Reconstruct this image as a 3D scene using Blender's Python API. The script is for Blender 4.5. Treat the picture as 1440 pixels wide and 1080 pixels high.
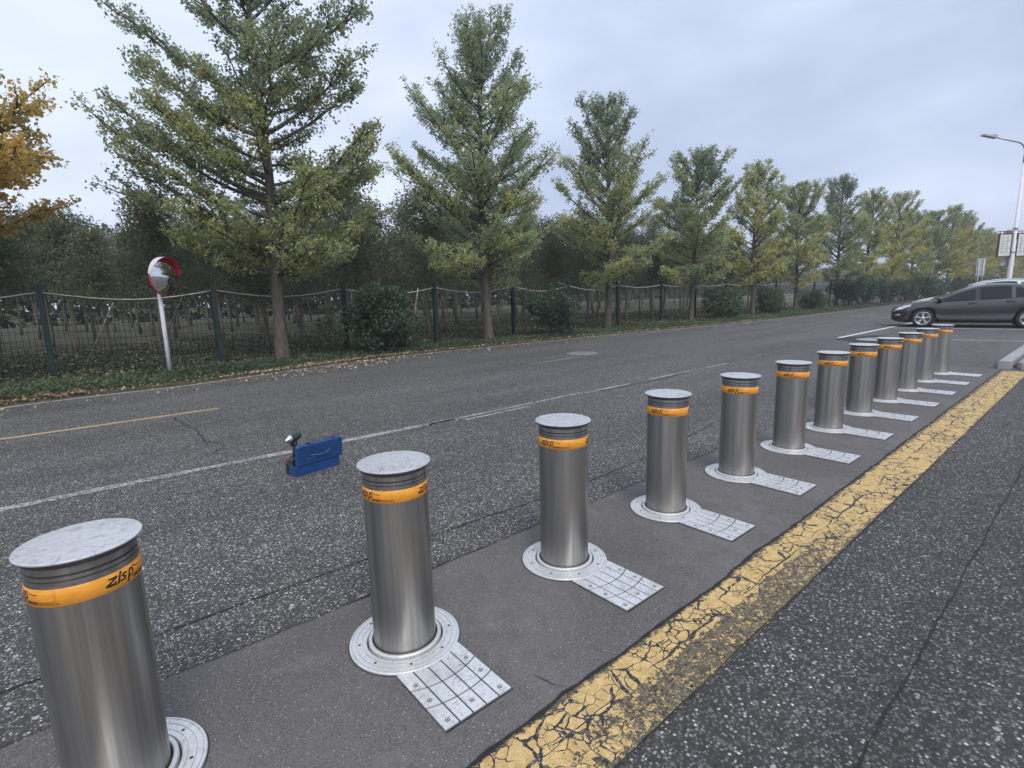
import bpy, bmesh, math, random
import numpy as np
from math import sin, cos, pi, radians, sqrt, atan2, hypot
from mathutils import Matrix, Vector

for o in list(bpy.data.objects):
    bpy.data.objects.remove(o)
scene = bpy.context.scene
C = scene.collection
rng = np.random.default_rng(7)
random.seed(7)

# ------------------------------------------------------------------ camera
# world: X runs along the row of bollards (away from the camera), Y towards the trees, bollard 1 at the origin
cam_data = bpy.data.cameras.new('camera')
cam = bpy.data.objects.new('camera', cam_data); C.objects.link(cam)
cam_data.sensor_fit = 'HORIZONTAL'; cam_data.sensor_width = 36.0; cam_data.lens = 18.315
cam_data.clip_start = 0.05; cam_data.clip_end = 3000
R_ = Vector((0.756139, -0.653878, -0.026397)); U_ = Vector((0.129035, 0.109426, 0.985584)); F_ = Vector((0.641563, 0.748645, -0.167114))
cam.matrix_world = Matrix(((R_.x, U_.x, -F_.x, 0.0336), (R_.y, U_.y, -F_.y, -1.7340), (R_.z, U_.z, -F_.z, 1.35), (0, 0, 0, 1)))
scene.camera = cam

# ------------------------------------------------------------------ light
SUN_EL, SUN_AZ = radians(48), radians(-112)      # azimuth of the sun measured from +X towards +Y
world = bpy.data.worlds.new('World'); scene.world = world; world.use_nodes = True
nt = world.node_tree; nt.nodes.clear()
def N(nt, t, **kw):
    n = nt.nodes.new(t)
    for k, v in kw.items(): setattr(n, k, v)
    return n
def build_world():
    L = nt.links
    out = N(nt, 'ShaderNodeOutputWorld'); bg = N(nt, 'ShaderNodeBackground')
    sky = N(nt, 'ShaderNodeTexSky', sky_type='NISHITA', sun_disc=False)
    sky.sun_elevation = SUN_EL; sky.sun_rotation = radians(90) - SUN_AZ; sky.dust_density = 4.0; sky.air_density = 1.2
    tc = N(nt, 'ShaderNodeTexCoord')
    sep = N(nt, 'ShaderNodeSeparateXYZ'); L.new(tc.outputs['Generated'], sep.inputs[0])
    mp = N(nt, 'ShaderNodeMapping'); mp.inputs['Scale'].default_value = (1.0, 1.0, 2.6); L.new(tc.outputs['Generated'], mp.inputs['Vector'])
    no = N(nt, 'ShaderNodeTexNoise'); no.inputs['Scale'].default_value = 1.9; no.inputs['Detail'].default_value = 5; no.inputs['Roughness'].default_value = 0.5
    L.new(mp.outputs[0], no.inputs['Vector'])
    # the cloud deck thins out towards +Y -X (brighter) and thickens towards +X
    dot = N(nt, 'ShaderNodeVectorMath', operation='DOT_PRODUCT'); L.new(tc.outputs['Generated'], dot.inputs[0]); dot.inputs[1].default_value = (-0.22, 0.22, 0.55)
    a = N(nt, 'ShaderNodeMath', operation='MULTIPLY_ADD'); L.new(no.outputs['Fac'], a.inputs[0]); a.inputs[1].default_value = 1.5; L.new(dot.outputs['Value'], a.inputs[2])
    mr = N(nt, 'ShaderNodeMapRange', interpolation_type='SMOOTHSTEP'); L.new(a.outputs[0], mr.inputs['Value']); mr.inputs['From Min'].default_value = 0.50; mr.inputs['From Max'].default_value = 1.32
    mx = N(nt, 'ShaderNodeMix', data_type='RGBA'); L.new(mr.outputs[0], mx.inputs['Factor'])
    mx.inputs['A'].default_value = (0.335, 0.392, 0.535, 1); mx.inputs['B'].default_value = (0.585, 0.650, 0.795, 1)
    sc = N(nt, 'ShaderNodeMix', data_type='RGBA'); sc.inputs['Factor'].default_value = 1.0; sc.blend_type = 'MULTIPLY'
    L.new(sky.outputs[0], sc.inputs['A']); sc.inputs['B'].default_value = (1.0, 1.0, 1.0, 1)
    # clouds in units of the background strength
    cl = N(nt, 'ShaderNodeVectorMath', operation='SCALE'); L.new(mx.outputs['Result'], cl.inputs[0]); cl.inputs['Scale'].default_value = 1 / 0.1
    m2 = N(nt, 'ShaderNodeMix', data_type='RGBA'); m2.inputs['Factor'].default_value = 0.93
    L.new(sc.outputs['Result'], m2.inputs['A']); L.new(cl.outputs[0], m2.inputs['B'])
    L.new(m2.outputs['Result'], bg.inputs['Color']); bg.inputs['Strength'].default_value = 0.1
    L.new(bg.outputs[0], out.inputs['Surface'])
build_world()
sd = bpy.data.lights.new('sun', 'SUN'); sd.energy = 1.25; sd.angle = radians(28); sd.color = (1.0, 0.97, 0.93)
sun = bpy.data.objects.new('sun', sd); C.objects.link(sun)
sdir = Vector((cos(SUN_EL) * cos(SUN_AZ), cos(SUN_EL) * sin(SUN_AZ), sin(SUN_EL)))
sun.rotation_euler = sdir.to_track_quat('Z', 'Y').to_euler()
scene.view_settings.view_transform = 'Standard'; scene.view_settings.look = 'None'
scene.view_settings.exposure = 0.65; scene.view_settings.gamma = 1.0; scene.view_settings.use_curve_mapping = False
scene.cycles.max_bounces = 8; scene.cycles.volume_bounces = 0
scene.cycles.use_denoising = True

# ------------------------------------------------------------------ helpers
class MB:
    """collects vertices, faces and material slots; build() links them as one mesh object"""
    def __init__(s): s.v = []; s.f = []; s.m = []; s.sm = []
    def add(s, vs, fs, mi=0, smooth=False):
        b = len(s.v); s.v += [tuple(map(float, p)) for p in vs]
        for f in fs: s.f.append(tuple(i + b for i in f)); s.m.append(mi); s.sm.append(smooth)
    def box(s, c, d, mi=0, rz=0.0, M=None):
        x, y, z = d[0] / 2, d[1] / 2, d[2] / 2
        vs = [(-x, -y, -z), (x, -y, -z), (x, y, -z), (-x, y, -z), (-x, -y, z), (x, -y, z), (x, y, z), (-x, y, z)]
        Mx = (Matrix.Rotation(rz, 3, 'Z') if M is None else M)
        vs = [Vector(c) + Mx @ Vector(p) for p in vs]
        s.add(vs, [(0, 3, 2, 1), (4, 5, 6, 7), (0, 1, 5, 4), (1, 2, 6, 5), (2, 3, 7, 6), (3, 0, 4, 7)], mi)
    def tube(s, pts, rad, n=8, mi=0, caps=True, smooth=True):
        pts = [Vector(p) for p in pts]; rad = rad if hasattr(rad, '__len__') else [rad] * len(pts)
        vs = []; fs = []
        ref = None
        for i, p in enumerate(pts):
            d = (pts[min(i + 1, len(pts) - 1)] - pts[max(i - 1, 0)])
            d = d.normalized() if d.length > 1e-9 else Vector((0, 0, 1))
            if ref is None: ref = Vector((1, 0, 0)) if abs(d.x) < .8 else Vector((0, 1, 0))
            a = (ref - d * ref.dot(d)).normalized(); b = d.cross(a); ref = a
            for k in range(n):
                t = 2 * pi * k / n; vs.append(p + (a * cos(t) + b * sin(t)) * rad[i])
        for i in range(len(pts) - 1):
            for k in range(n):
                fs.append((i * n + k, i * n + (k + 1) % n, (i + 1) * n + (k + 1) % n, (i + 1) * n + k))
        s.add(vs, fs, mi, smooth)
        if caps:
            b = len(s.v) - len(vs)
            s.f.append(tuple(b + k for k in reversed(range(n)))); s.m.append(mi); s.sm.append(False)
            e = b + (len(pts) - 1) * n
            s.f.append(tuple(e + k for k in range(n))); s.m.append(mi); s.sm.append(False)
    def lathe(s, prof, n=48, mi=0, M=None, smooth=True, close=False):
        vs = []; fs = []
        for r, z in prof:
            for k in range(n):
                t = 2 * pi * k / n; p = Vector((r * cos(t), r * sin(t), z)); vs.append(M @ p if M is not None else p)
        m = len(prof); rows = m if close else m - 1
        for i in range(rows):
            j = (i + 1) % m
            for k in range(n):
                k2 = (k + 1) % n; fs.append((i * n + k, i * n + k2, j * n + k2, j * n + k))
        s.add(vs, fs, mi, smooth)
    def rings(s, prof, n=48, mi=0):
        for p, q in zip(prof, prof[1:]): s.lathe([p, q], n, mi)
    def disc(s, r, z, n=48, mi=0, M=None, up=True):
        vs = [Vector((r * cos(2 * pi * k / n), r * sin(2 * pi * k / n), z)) for k in range(n)]
        if M is not None: vs = [M @ v for v in vs]
        s.add(vs, [tuple(range(n)) if up else tuple(reversed(range(n)))], mi)
    def build(s, name, mats, parent=None):
        me = bpy.data.meshes.new(name); me.from_pydata(s.v, [], s.f)
        for m in (mats if isinstance(mats, (list, tuple)) else [mats]): me.materials.append(m)
        me.polygons.foreach_set('material_index', s.m); me.polygons.foreach_set('use_smooth', s.sm)
        me.update()
        return link(name, me, parent)
def link(name, me, parent=None):
    o = bpy.data.objects.new(name, me); C.objects.link(o)
    if parent is not None: o.parent = parent
    return o
def tag(o, label=None, cat=None, group=None, kind=None):
    if label: o['label'] = label
    if cat: o['category'] = cat
    if group: o['group'] = group
    if kind: o['kind'] = kind
    return o
def thing(name, label, cat, loc=(0, 0, 0), rz=0.0, group=None):
    o = bpy.data.objects.new(name, None); C.objects.link(o); o.location = loc; o.rotation_euler = (0, 0, rz)
    o.empty_display_size = 0.2
    return tag(o, label, cat, group)
def copy_tree(o, parent=None):
    c = o.copy(); C.objects.link(c)
    if parent is not None: c.parent = parent
    for ch in list(o.children): copy_tree(ch, c)
    return c
def np_mesh(name, verts, faces, mat, tint=None):
    """verts (n,3), faces (m,k) arrays"""
    me = bpy.data.meshes.new(name); nf, k = faces.shape
    me.vertices.add(len(verts)); me.vertices.foreach_set('co', verts.astype(np.float32).ravel())
    me.loops.add(nf * k); me.loops.foreach_set('vertex_index', faces.astype(np.int32).ravel())
    me.polygons.add(nf); me.polygons.foreach_set('loop_start', np.arange(0, nf * k, k, dtype=np.int32))
    me.polygons.foreach_set('loop_total', np.full(nf, k, dtype=np.int32))
    if tint is not None:
        at = me.attributes.new('tint', 'FLOAT', 'POINT'); at.data.foreach_set('value', tint.astype(np.float32))
    me.materials.append(mat); me.update(); me.validate()
    return me

# ------------------------------------------------------------------ materials
class MT:
    def __init__(s, name):
        s.m = bpy.data.materials.new(name); s.m.use_nodes = True; s.t = s.m.node_tree; s.t.nodes.clear()
        s.out = s.n('ShaderNodeOutputMaterial'); s.b = s.n('ShaderNodeBsdfPrincipled'); s.l(s.b.outputs[0], s.out.inputs[0])
        s._pos = None
    def n(s, t, **kw):
        n = s.t.nodes.new(t)
        for k, v in kw.items(): setattr(n, k, v)
        return n
    def l(s, a, b): s.t.links.new(a, b)
    def set(s, **kw):
        for k, v in kw.items():
            k = k.replace('_', ' ')
            if hasattr(v, 'links'): s.l(v, s.b.inputs[k])
            else: s.b.inputs[k].default_value = v
        return s
    def pos(s, which='Position'):
        if which == 'Object': return s.n('ShaderNodeTexCoord').outputs['Object']
        if s._pos is None: s._pos = s.n('ShaderNodeNewGeometry')
        return s._pos.outputs['Position']
    def inp(s, sock, v):
        if hasattr(v, 'links'): s.l(v, sock)
        else: sock.default_value = v
    def math(s, op, a, b=0.0, c=None, clamp=False):
        n = s.n('ShaderNodeMath', operation=op); n.use_clamp = clamp
        s.inp(n.inputs[0], a); s.inp(n.inputs[1], b)
        if c is not None: s.inp(n.inputs[2], c)
        return n.outputs[0]
    def mapping(s, v, scale=(1, 1, 1), loc=(0, 0, 0)):
        n = s.n('ShaderNodeMapping'); s.l(v, n.inputs['Vector']); n.inputs['Scale'].default_value = scale; n.inputs['Location'].default_value = loc
        return n.outputs[0]
    def noise(s, v, scale, detail=3, rough=0.55, dist=0.0, out='Fac'):
        n = s.n('ShaderNodeTexNoise'); s.l(v, n.inputs['Vector']); n.inputs['Scale'].default_value = scale
        n.inputs['Detail'].default_value = detail; n.inputs['Roughness'].default_value = rough; n.inputs['Distortion'].default_value = dist
        return n.outputs[out]
    def voro(s, v, scale, feature='F1', rand=1.0):
        n = s.n('ShaderNodeTexVoronoi', feature=feature); s.l(v, n.inputs['Vector']); n.inputs['Scale'].default_value = scale
        n.inputs['Randomness'].default_value = rand
        return n
    def ramp(s, f, stops, interp='LINEAR'):
        n = s.n('ShaderNodeValToRGB'); s.l(f, n.inputs[0]); r = n.color_ramp; r.interpolation = interp
        while len(r.elements) < len(stops): r.elements.new(0.5)
        for e, (p, c) in zip(r.elements, stops):
            e.position = p; e.color = (c, c, c, 1) if not hasattr(c, '__len__') else (*c, 1)
        return n.outputs[0]
    def mr(s, v, a, b, c=0.0, d=1.0, smooth=True):
        n = s.n('ShaderNodeMapRange', interpolation_type='SMOOTHSTEP' if smooth else 'LINEAR'); s.inp(n.inputs['Value'], v)
        n.inputs['From Min'].default_value = a; n.inputs['From Max'].default_value = b
        n.inputs['To Min'].default_value = c; n.inputs['To Max'].default_value = d
        return n.outputs[0]
    def mix(s, f, a, b, mode='MIX'):
        n = s.n('ShaderNodeMix', data_type='RGBA', blend_type=mode)
        s.inp(n.inputs['Factor'], f)
        for k, v in (('A', a), ('B', b)):
            if hasattr(v, 'links'): s.l(v, n.inputs[k])
            else: n.inputs[k].default_value = (*v, 1) if len(v) == 3 else v
        return n.outputs['Result']
    def bump(s, h, strength=0.3, dist=0.002):
        n = s.n('ShaderNodeBump'); s.l(h, n.inputs['Height']); n.inputs['Strength'].default_value = strength; n.inputs['Distance'].default_value = dist
        s.l(n.outputs[0], s.b.inputs['Normal'])

def plain(name, col, rough=0.5, metal=0.0, spec=0.5, noise=0.0, scale=30, coat=0.0):
    m = MT(name)
    if noise:
        f = m.noise(m.pos('Object'), scale, 4)
        c0 = tuple(max(0, x * (1 - noise)) for x in col); c1 = tuple(min(1, x * (1 + noise)) for x in col)
        m.set(Base_Color=m.mix(m.mr(f, .3, .7), c0, c1))
        m.set(Roughness=m.mr(f, .2, .8, max(.03, rough - .12), min(1, rough + .12)))
    else: m.set(Base_Color=(*col, 1), Roughness=rough)
    m.set(Metallic=metal, Specular_IOR_Level=spec, Coat_Weight=coat)
    return m.m

def asphalt_nodes(m, dark=0.045, mid=0.13, light=0.27, scale=130.0, chips=0.93, tint=(1.05, 1.0, .95)):
    """colour and height sockets of a worn asphalt: binder, grey stones, a few pale chips"""
    p = m.pos()
    w = m.n('ShaderNodeVectorMath', operation='MULTIPLY_ADD'); m.l(m.noise(p, 60, 1, out='Color'), w.inputs[0]); w.inputs[1].default_value = (.006, .006, .0); m.l(p, w.inputs[2])
    v = m.voro(w.outputs[0], scale); sepc = m.n('ShaderNodeSeparateColor'); m.l(v.outputs['Color'], sepc.inputs[0])
    c = m.ramp(sepc.outputs[0], [(0.0, dark * .4), (0.28, dark), (0.55, mid * .8), (0.80, mid * 1.3), (chips, light), (1.0, min(.75, light * 1.9))])
    # stones only where the cell is near its centre, binder between
    e = m.mr(v.outputs['Distance'], .30, .62, 1.0, 0.0)
    c = m.mix(e, (dark * .8,) * 3, c)
    w2 = m.n('ShaderNodeVectorMath', operation='MULTIPLY_ADD'); m.l(m.noise(p, 150, 2, out='Color'), w2.inputs[0]); w2.inputs[1].default_value = (.008, .008, .0); m.l(p, w2.inputs[2])
    big = None; bc = None
    for sc_, lo_, mn, mx_ in ((scale * .40, .74, .10, .40), (scale * .72, .70, .12, .42)):
        v2 = m.voro(w2.outputs[0], sc_); s2 = m.n('ShaderNodeSeparateColor'); m.l(v2.outputs['Color'], s2.inputs[0])
        rad = m.mr(s2.outputs[0], 0, 1, mn, mx_, smooth=False)
        g_ = m.math('MULTIPLY', m.mr(s2.outputs[1], lo_, lo_ + .03), m.math('LESS_THAN', v2.outputs['Distance'], rad))
        tone = m.ramp(s2.outputs[2], [(0, mid * .65), (.55, mid * 1.3), (.85, light * .85), (1, min(.45, light * 1.15))])
        c = m.mix(g_, c, tone); big = g_ if big is None else m.math('MAXIMUM', big, g_)
    l1 = m.mr(m.noise(m.mapping(p, (.18, 1.0, 1)), 1.1, 4, .6), .3, .7, .80, 1.18)
    l2 = m.mr(m.noise(p, 7, 4, .6), .3, .7, .88, 1.10)
    k = m.math('MULTIPLY', l1, l2)
    vm = m.n('ShaderNodeVectorMath', operation='SCALE'); m.l(c, vm.inputs[0]); m.l(k, vm.inputs['Scale'])
    c = m.mix(1.0, vm.outputs[0], tint, 'MULTIPLY')
    h = m.math('ADD', m.math('MULTIPLY', e, sepc.outputs[0]), m.math('MULTIPLY', big, .8))
    return c, h
def asphalt(name, **kw):
    m = MT(name); c, h = asphalt_nodes(m, **kw)
    m.set(Base_Color=c, Roughness=0.78, Specular_IOR_Level=0.45); m.bump(h, .75, .0035)
    return m.m
A_ROAD = dict(dark=.062, mid=.18, light=.40, scale=105)
A_NEAR = dict(dark=.046, mid=.120, light=.28, scale=88, chips=.94)
M = {}
M['road'] = asphalt('worn_asphalt', **A_ROAD)
M['coarse'] = asphalt('coarse_asphalt', **A_NEAR)

def strip_mat():
    m = MT('fine_mortar_asphalt'); p = m.pos()
    big = m.noise(p, 1.1, 5, .6); mid = m.noise(p, 9, 5, .65); fine = m.noise(p, 150, 3, .8)
    c = m.mix(m.mr(big, .3, .72), (.082, .075, .073), (.132, .123, .120))
    c = m.mix(m.mr(mid, .40, .72, 0, .6), c, (.072, .064, .060)); c = m.mix(m.mr(m.noise(m.mapping(p, (1, 1, 1), (7, 3, 0)), 2.6, 5, .7), .54, .70, 0, .5), c, (.165, .155, .150))
    c = m.mix(m.mr(fine, .42, .72, 0, .9), c, (.195, .182, .174)); c = m.mix(m.mr(fine, .44, .26, 0, .8), c, (.042, .038, .037))
    v = m.voro(p, 150); s = m.n('ShaderNodeSeparateColor'); m.l(v.outputs['Color'], s.inputs[0])
    c = m.mix(m.math('MULTIPLY', m.mr(s.outputs[0], .93, .95), m.mr(v.outputs['Distance'], .2, .4, 1, 0)), c, (.42, .41, .40))
    c = m.mix(m.math('MULTIPLY', m.mr(s.outputs[1], .90, .93), m.mr(v.outputs['Distance'], .2, .45, 1, 0)), c, (.04, .038, .036))
    m.set(Base_Color=c, Roughness=.82, Specular_IOR_Level=.35)
    m.bump(m.math('ADD', fine, m.math('MULTIPLY', mid, 2.0)), .45, .0022)
    return m.m
M['strip'] = strip_mat()

def yellow_mat():
    m = MT('cracked_yellow_paint'); p = m.pos()
    ac, ah = asphalt_nodes(m, dark=.035, mid=.09, light=.2, scale=140)
    w = m.n('ShaderNodeVectorMath', operation='MULTIPLY_ADD'); m.l(m.noise(p, 14, 3, out='Color'), w.inputs[0]); w.inputs[1].default_value = (.05, .05, 0); m.l(p, w.inputs[2])
    q = m.mapping(w.outputs[0], (1, 1, 0))
    e1 = m.voro(q, 21, 'DISTANCE_TO_EDGE').outputs['Distance']
    e2 = m.voro(m.mapping(q, (1, 1.15, 0), (3.3, 1.7, 0)), 8.5, 'DISTANCE_TO_EDGE').outputs['Distance']
    thick = m.noise(p, 5, 2)
    c1 = m.math('LESS_THAN', e1, m.mr(thick, .3, .7, -.03, .055))
    c2 = m.math('LESS_THAN', e2, m.mr(m.noise(p, 11, 2), .3, .7, -.012, .055))
    sep = m.n('ShaderNodeSeparateXYZ'); m.l(p, sep.inputs[0]); X, Y = sep.outputs[0], sep.outputs[1]
    Yw = m.math('ADD', Y, m.math('MULTIPLY', m.math('SUBTRACT', m.noise(p, 7, 3), .5), .05))
    # wear: strong at the far edge, and over the near half of the band close by
    far_edge = m.mr(Yw, -.690, -.648, 0, .95)
    near_half = m.math('MULTIPLY', m.mr(Yw, -.800, -.760, 1, 0), m.mr(m.math('ADD', X, m.math('MULTIPLY', m.noise(p, 1.3, 2), 1.6)), 2.6, 6.2, 1, .12))
    first = m.math('MULTIPLY', m.mr(Yw, -.800, -.760, 1, 0), m.mr(X, .9, 1.45, -.42, 0))
    edge2 = m.mr(Yw, -.935, -.905, .6, 0)
    wear = m.math('ADD', m.math('ADD', m.math('MAXIMUM', far_edge, near_half), first), edge2)
    sp = m.noise(p, 85, 4, .7); sp2 = m.noise(p, 24, 3, .6)
    s = m.math('ADD', m.math('MULTIPLY', sp, .62), m.math('MULTIPLY', sp2, .38))
    thr = m.mr(wear, 0, 1, .25, .548, smooth=False)
    gone = m.math('LESS_THAN', s, thr)
    midline = m.math('LESS_THAN', m.math('ABSOLUTE', m.math('ADD', Yw, .766)), m.mr(m.noise(p, 3, 2), .35, .7, 0.0, .0065))
    bare = m.math('MAXIMUM', m.math('MAXIMUM', m.math('MAXIMUM', c1, c2), gone), midline)
    yel = m.mix(m.mr(m.noise(p, 30, 4), .3, .7), (.50, .335, .125), (.66, .465, .205))
    yel = m.mix(m.mr(m.noise(p, 200, 3, .8), .5, .68, 0, .65), yel, (.26, .19, .10))
    stain = m.mix(m.math('MULTIPLY', gone, m.mr(m.noise(p, 60, 3, .7), .35, .65, .05, .50)), ac, (.30, .235, .125))
    m.set(Base_Color=m.mix(bare, yel, stain), Roughness=.75, Specular_IOR_Level=.4)
    m.bump(m.math('ADD', m.math('MULTIPLY', m.math('SUBTRACT', 1.0, bare), 1.5), m.math('MULTIPLY', ah, .6)), .8, .003)
    return m.m
M['yellow'] = yellow_mat()

def worn_paint(name, col, keep=.5, scale=22, asp=A_ROAD):
    m = MT(name); p = m.pos(); ac, ah = asphalt_nodes(m, **asp)
    s = m.math('ADD', m.math('MULTIPLY', m.noise(p, 90, 3, .7), .55), m.math('ADD', m.math('MULTIPLY', m.noise(p, scale, 3), .25), m.math('MULTIPLY', m.noise(p, 1.6, 3), .20)))
    f = m.mr(s, keep - .035, keep + .035)
    m.set(Base_Color=m.mix(f, ac, col), Roughness=.75, Specular_IOR_Level=.4); m.bump(ah, .6, .003)
    return m.m
M['paint_edge'] = worn_paint('worn_edge_paint', (.42, .40, .34), .44)
M['paint_lane'] = worn_paint('worn_lane_paint', (.46, .46, .45), .505)
M['paint_faint'] = worn_paint('faint_lane_paint', (.34, .33, .30), .50)
M['paint_yellow'] = worn_paint('worn_yellow_dash_paint', (.46, .34, .17), .44)
M['paint_white'] = worn_paint('white_bay_paint', (.66, .66, .66), .36)
M['tar'] = plain('tar_crack', (.016, .016, .017), .85, noise=.4, scale=60)

def steel_mat():
    m = MT('brushed_stainless_steel'); o = m.pos('Object')
    info = m.n('ShaderNodeObjectInfo').outputs['Random']
    add = m.n('ShaderNodeVectorMath', operation='ADD'); m.l(o, add.inputs[0])
    cmb = m.n('ShaderNodeCombineXYZ'); m.l(m.math('MULTIPLY', info, 37.0), cmb.inputs[0]); m.l(m.math('MULTIPLY', info, 11.0), cmb.inputs[1]); m.l(cmb.outputs[0], add.inputs[1])
    v = add.outputs[0]
    st = m.noise(m.mapping(v, (26, 26, .35)), 1.0, 4, .6)          # broad vertical streaks: bright and dark reflections put into the colour
    fi = m.noise(m.mapping(v, (260, 260, 2.0)), 1.0, 2, .6)       # fine brushing
    bl = m.noise(v, 5, 4, .6)
    sep = m.n('ShaderNodeSeparateXYZ'); m.l(o, sep.inputs[0])
    foot = m.mr(m.math('ADD', sep.outputs[2], m.math('MULTIPLY', m.math('SUBTRACT', st, .5), .35)), .02, .20, 1, 0)
    c = m.mix(m.mr(st, .28, .74), (.245, .236, .222), (.46, .452, .435))
    c = m.mix(m.mr(bl, .45, .75, 0, .30), c, (.36, .335, .30))
    c = m.mix(m.math('MULTIPLY', foot, .30), c, (.34, .31, .27))
    r = m.math('ADD', m.mr(st, .25, .75, .42, .31), m.math('ADD', m.mr(fi, .2, .8, -.05, .07), m.math('MULTIPLY', foot, .10)))
    m.set(Base_Color=c, Roughness=r, Metallic=.96, Anisotropic=.55, Anisotropic_Rotation=.25)
    m.bump(fi, .10, .0006)
    return m.m
M['steel'] = steel_mat()
def cast_mat(name, base, dirt, rough=.45, metal=.85, amount=.5, sc=1.0):
    m = MT(name); o = m.pos('Object')
    info = m.n('ShaderNodeObjectInfo').outputs['Random']
    add = m.n('ShaderNodeVectorMath', operation='ADD'); m.l(o, add.inputs[0]); cmb = m.n('ShaderNodeCombineXYZ'); m.l(m.math('MULTIPLY', info, 53.0), cmb.inputs[2]); m.l(cmb.outputs[0], add.inputs[1]); v = add.outputs[0]
    sm = m.noise(m.mapping(v, (34 * sc, 27 * sc, 30 * sc)), 1, 5, .75, 1.2)
    bl = m.noise(v, 9 * sc, 4, .65); sp = m.noise(v, 120 * sc, 3, .7)
    f = m.math('ADD', m.math('MULTIPLY', m.mr(sm, .48, .68), amount), m.math('ADD', m.mr(bl, .42, .75, 0, amount * .7), m.mr(sp, .60, .72, 0, amount * .6)), clamp=True)
    m.set(Base_Color=m.mix(f, base, dirt), Metallic=m.math('SUBTRACT', metal, m.math('MULTIPLY', f, .35)), Roughness=m.math('ADD', rough, m.math('MULTIPLY', f, .22)))
    m.bump(m.math('ADD', sp, sm), .18, .0012)
    return m.m
M['cap'] = cast_mat('weathered_cap_steel', (.74, .74, .74), (.33, .33, .34), .40, .70, .85)
M['flange'] = cast_mat('cast_flange_steel', (.78, .78, .77), (.42, .415, .41), .45, .65, .6)
M['plate'] = cast_mat('checker_plate_steel', (.82, .82, .815), (.42, .415, .41), .40, .66, .92, 1.3)
M['groove'] = plain('dark_groove', (.040, .038, .036), .8, noise=.4)
M['under'] = plain('dark_steel_underside', (.11, .11, .115), .5, .6, noise=.2)
M['screw'] = plain('dark_screw', (.12, .12, .12), .5, .7)
def orange_mat():
    m = MT('orange_sticker_band'); o = m.pos('Object')
    f = m.noise(m.mapping(o, (30, 30, 90)), 1, 4, .65); d = m.noise(m.mapping(o, (60, 60, 6)), 1, 3, .6)
    c = m.mix(m.mr(f, .3, .7), (.74, .275, .022), (.84, .37, .045)); c = m.mix(m.mr(d, .60, .78, 0, .55), c, (.40, .17, .04))
    m.set(Base_Color=c, Roughness=.38); return m.m
M['orange'] = orange_mat()
M['ink'] = plain('black_ink', (.018, .015, .012), .5)
M['print'] = plain('brown_fine_print', (.20, .075, .015), .5)

def leaf_mat(name, stops, trans=.35, rough=.55, spec=.3):
    m = MT(name); at = m.n('ShaderNodeAttribute', attribute_name='tint'); oi = m.n('ShaderNodeObjectInfo')
    s = m.n('ShaderNodeSeparateColor'); m.l(oi.outputs['Color'], s.inputs[0])
    f = m.math('ADD', at.outputs['Fac'], m.math('SUBTRACT', s.outputs[0], .5), clamp=True)
    c = m.ramp(f, stops)
    vm = m.n('ShaderNodeVectorMath', operation='SCALE'); m.l(c, vm.inputs[0]); m.l(m.math('MULTIPLY', s.outputs[1], 2.0), vm.inputs['Scale'])
    m.set(Base_Color=vm.outputs[0], Roughness=rough, Specular_IOR_Level=spec)
    tr = m.n('ShaderNodeBsdfTranslucent'); m.l(vm.outputs[0], tr.inputs['Color'])
    mx = m.n('ShaderNodeMixShader'); mx.inputs[0].default_value = trans; m.l(m.b.outputs[0], mx.inputs[1]); m.l(tr.outputs[0], mx.inputs[2]); m.l(mx.outputs[0], m.out.inputs[0])
    return m.m
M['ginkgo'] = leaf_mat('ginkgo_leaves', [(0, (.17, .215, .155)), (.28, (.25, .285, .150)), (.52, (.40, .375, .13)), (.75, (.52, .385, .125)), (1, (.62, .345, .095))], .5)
M['dark_leaf'] = leaf_mat('dark_broad_leaves', [(0, (.070, .098, .062)), (.4, (.128, .155, .092)), (.7, (.215, .225, .125)), (1, (.33, .29, .17))], .4)
M['bush_leaf'] = leaf_mat('glossy_shrub_leaves', [(0, (.046, .082, .056)), (.5, (.095, .145, .088)), (1, (.19, .225, .125))], .3, .40, .5)
M['weed'] = leaf_mat('weed_leaves', [(0, (.062, .098, .058)), (.45, (.115, .160, .085)), (.8, (.20, .225, .12)), (1, (.38, .34, .2))], .4)
M['litter'] = leaf_mat('fallen_leaves', [(0, (.15, .09, .06)), (.4, (.30, .20, .13)), (.7, (.48, .38, .24)), (1, (.55, .50, .38))], .1)
def bark_mat(name, a, b):
    m = MT(name); o = m.pos('Object'); f = m.noise(m.mapping(o, (24, 24, 5)), 1, 5, .7)
    m.set(Base_Color=m.mix(m.mr(f, .3, .7), a, b), Roughness=.9); m.bump(f, .7, .012); return m.m
M['bark'] = bark_mat('grey_brown_bark', (.045, .038, .032), (.15, .13, .11))
M['bark_wood'] = bark_mat('plantation_bark', (.10, .088, .075), (.22, .195, .165))
M['bark_pale'] = bark_mat('grey_ginkgo_bark', (.055, .047, .040), (.135, .115, .098))
def soil_mat():
    m = MT('leaf_strewn_soil'); p = m.pos()
    a = m.noise(p, 1.1, 5, .6); b = m.noise(p, 22, 4, .7); v = m.voro(p, 16); s = m.n('ShaderNodeSeparateColor'); m.l(v.outputs['Color'], s.inputs[0])
    c = m.mix(m.mr(a, .35, .65), (.115, .100, .078), (.115, .130, .082))
    c = m.mix(m.mr(b, .45, .7, 0, .6), c, (.16, .135, .10))
    lf = m.math('MULTIPLY', m.mr(s.outputs[0], .80, .86), m.mr(v.outputs['Distance'], .30, .42, 1, 0))
    c = m.mix(lf, c, m.mix(s.outputs[1], (.10, .125, .055), (.27, .22, .13)))
    m.set(Base_Color=c, Roughness=.95, Specular_IOR_Level=.15); m.bump(b, .8, .03); return m.m
M['soil'] = soil_mat()
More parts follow.
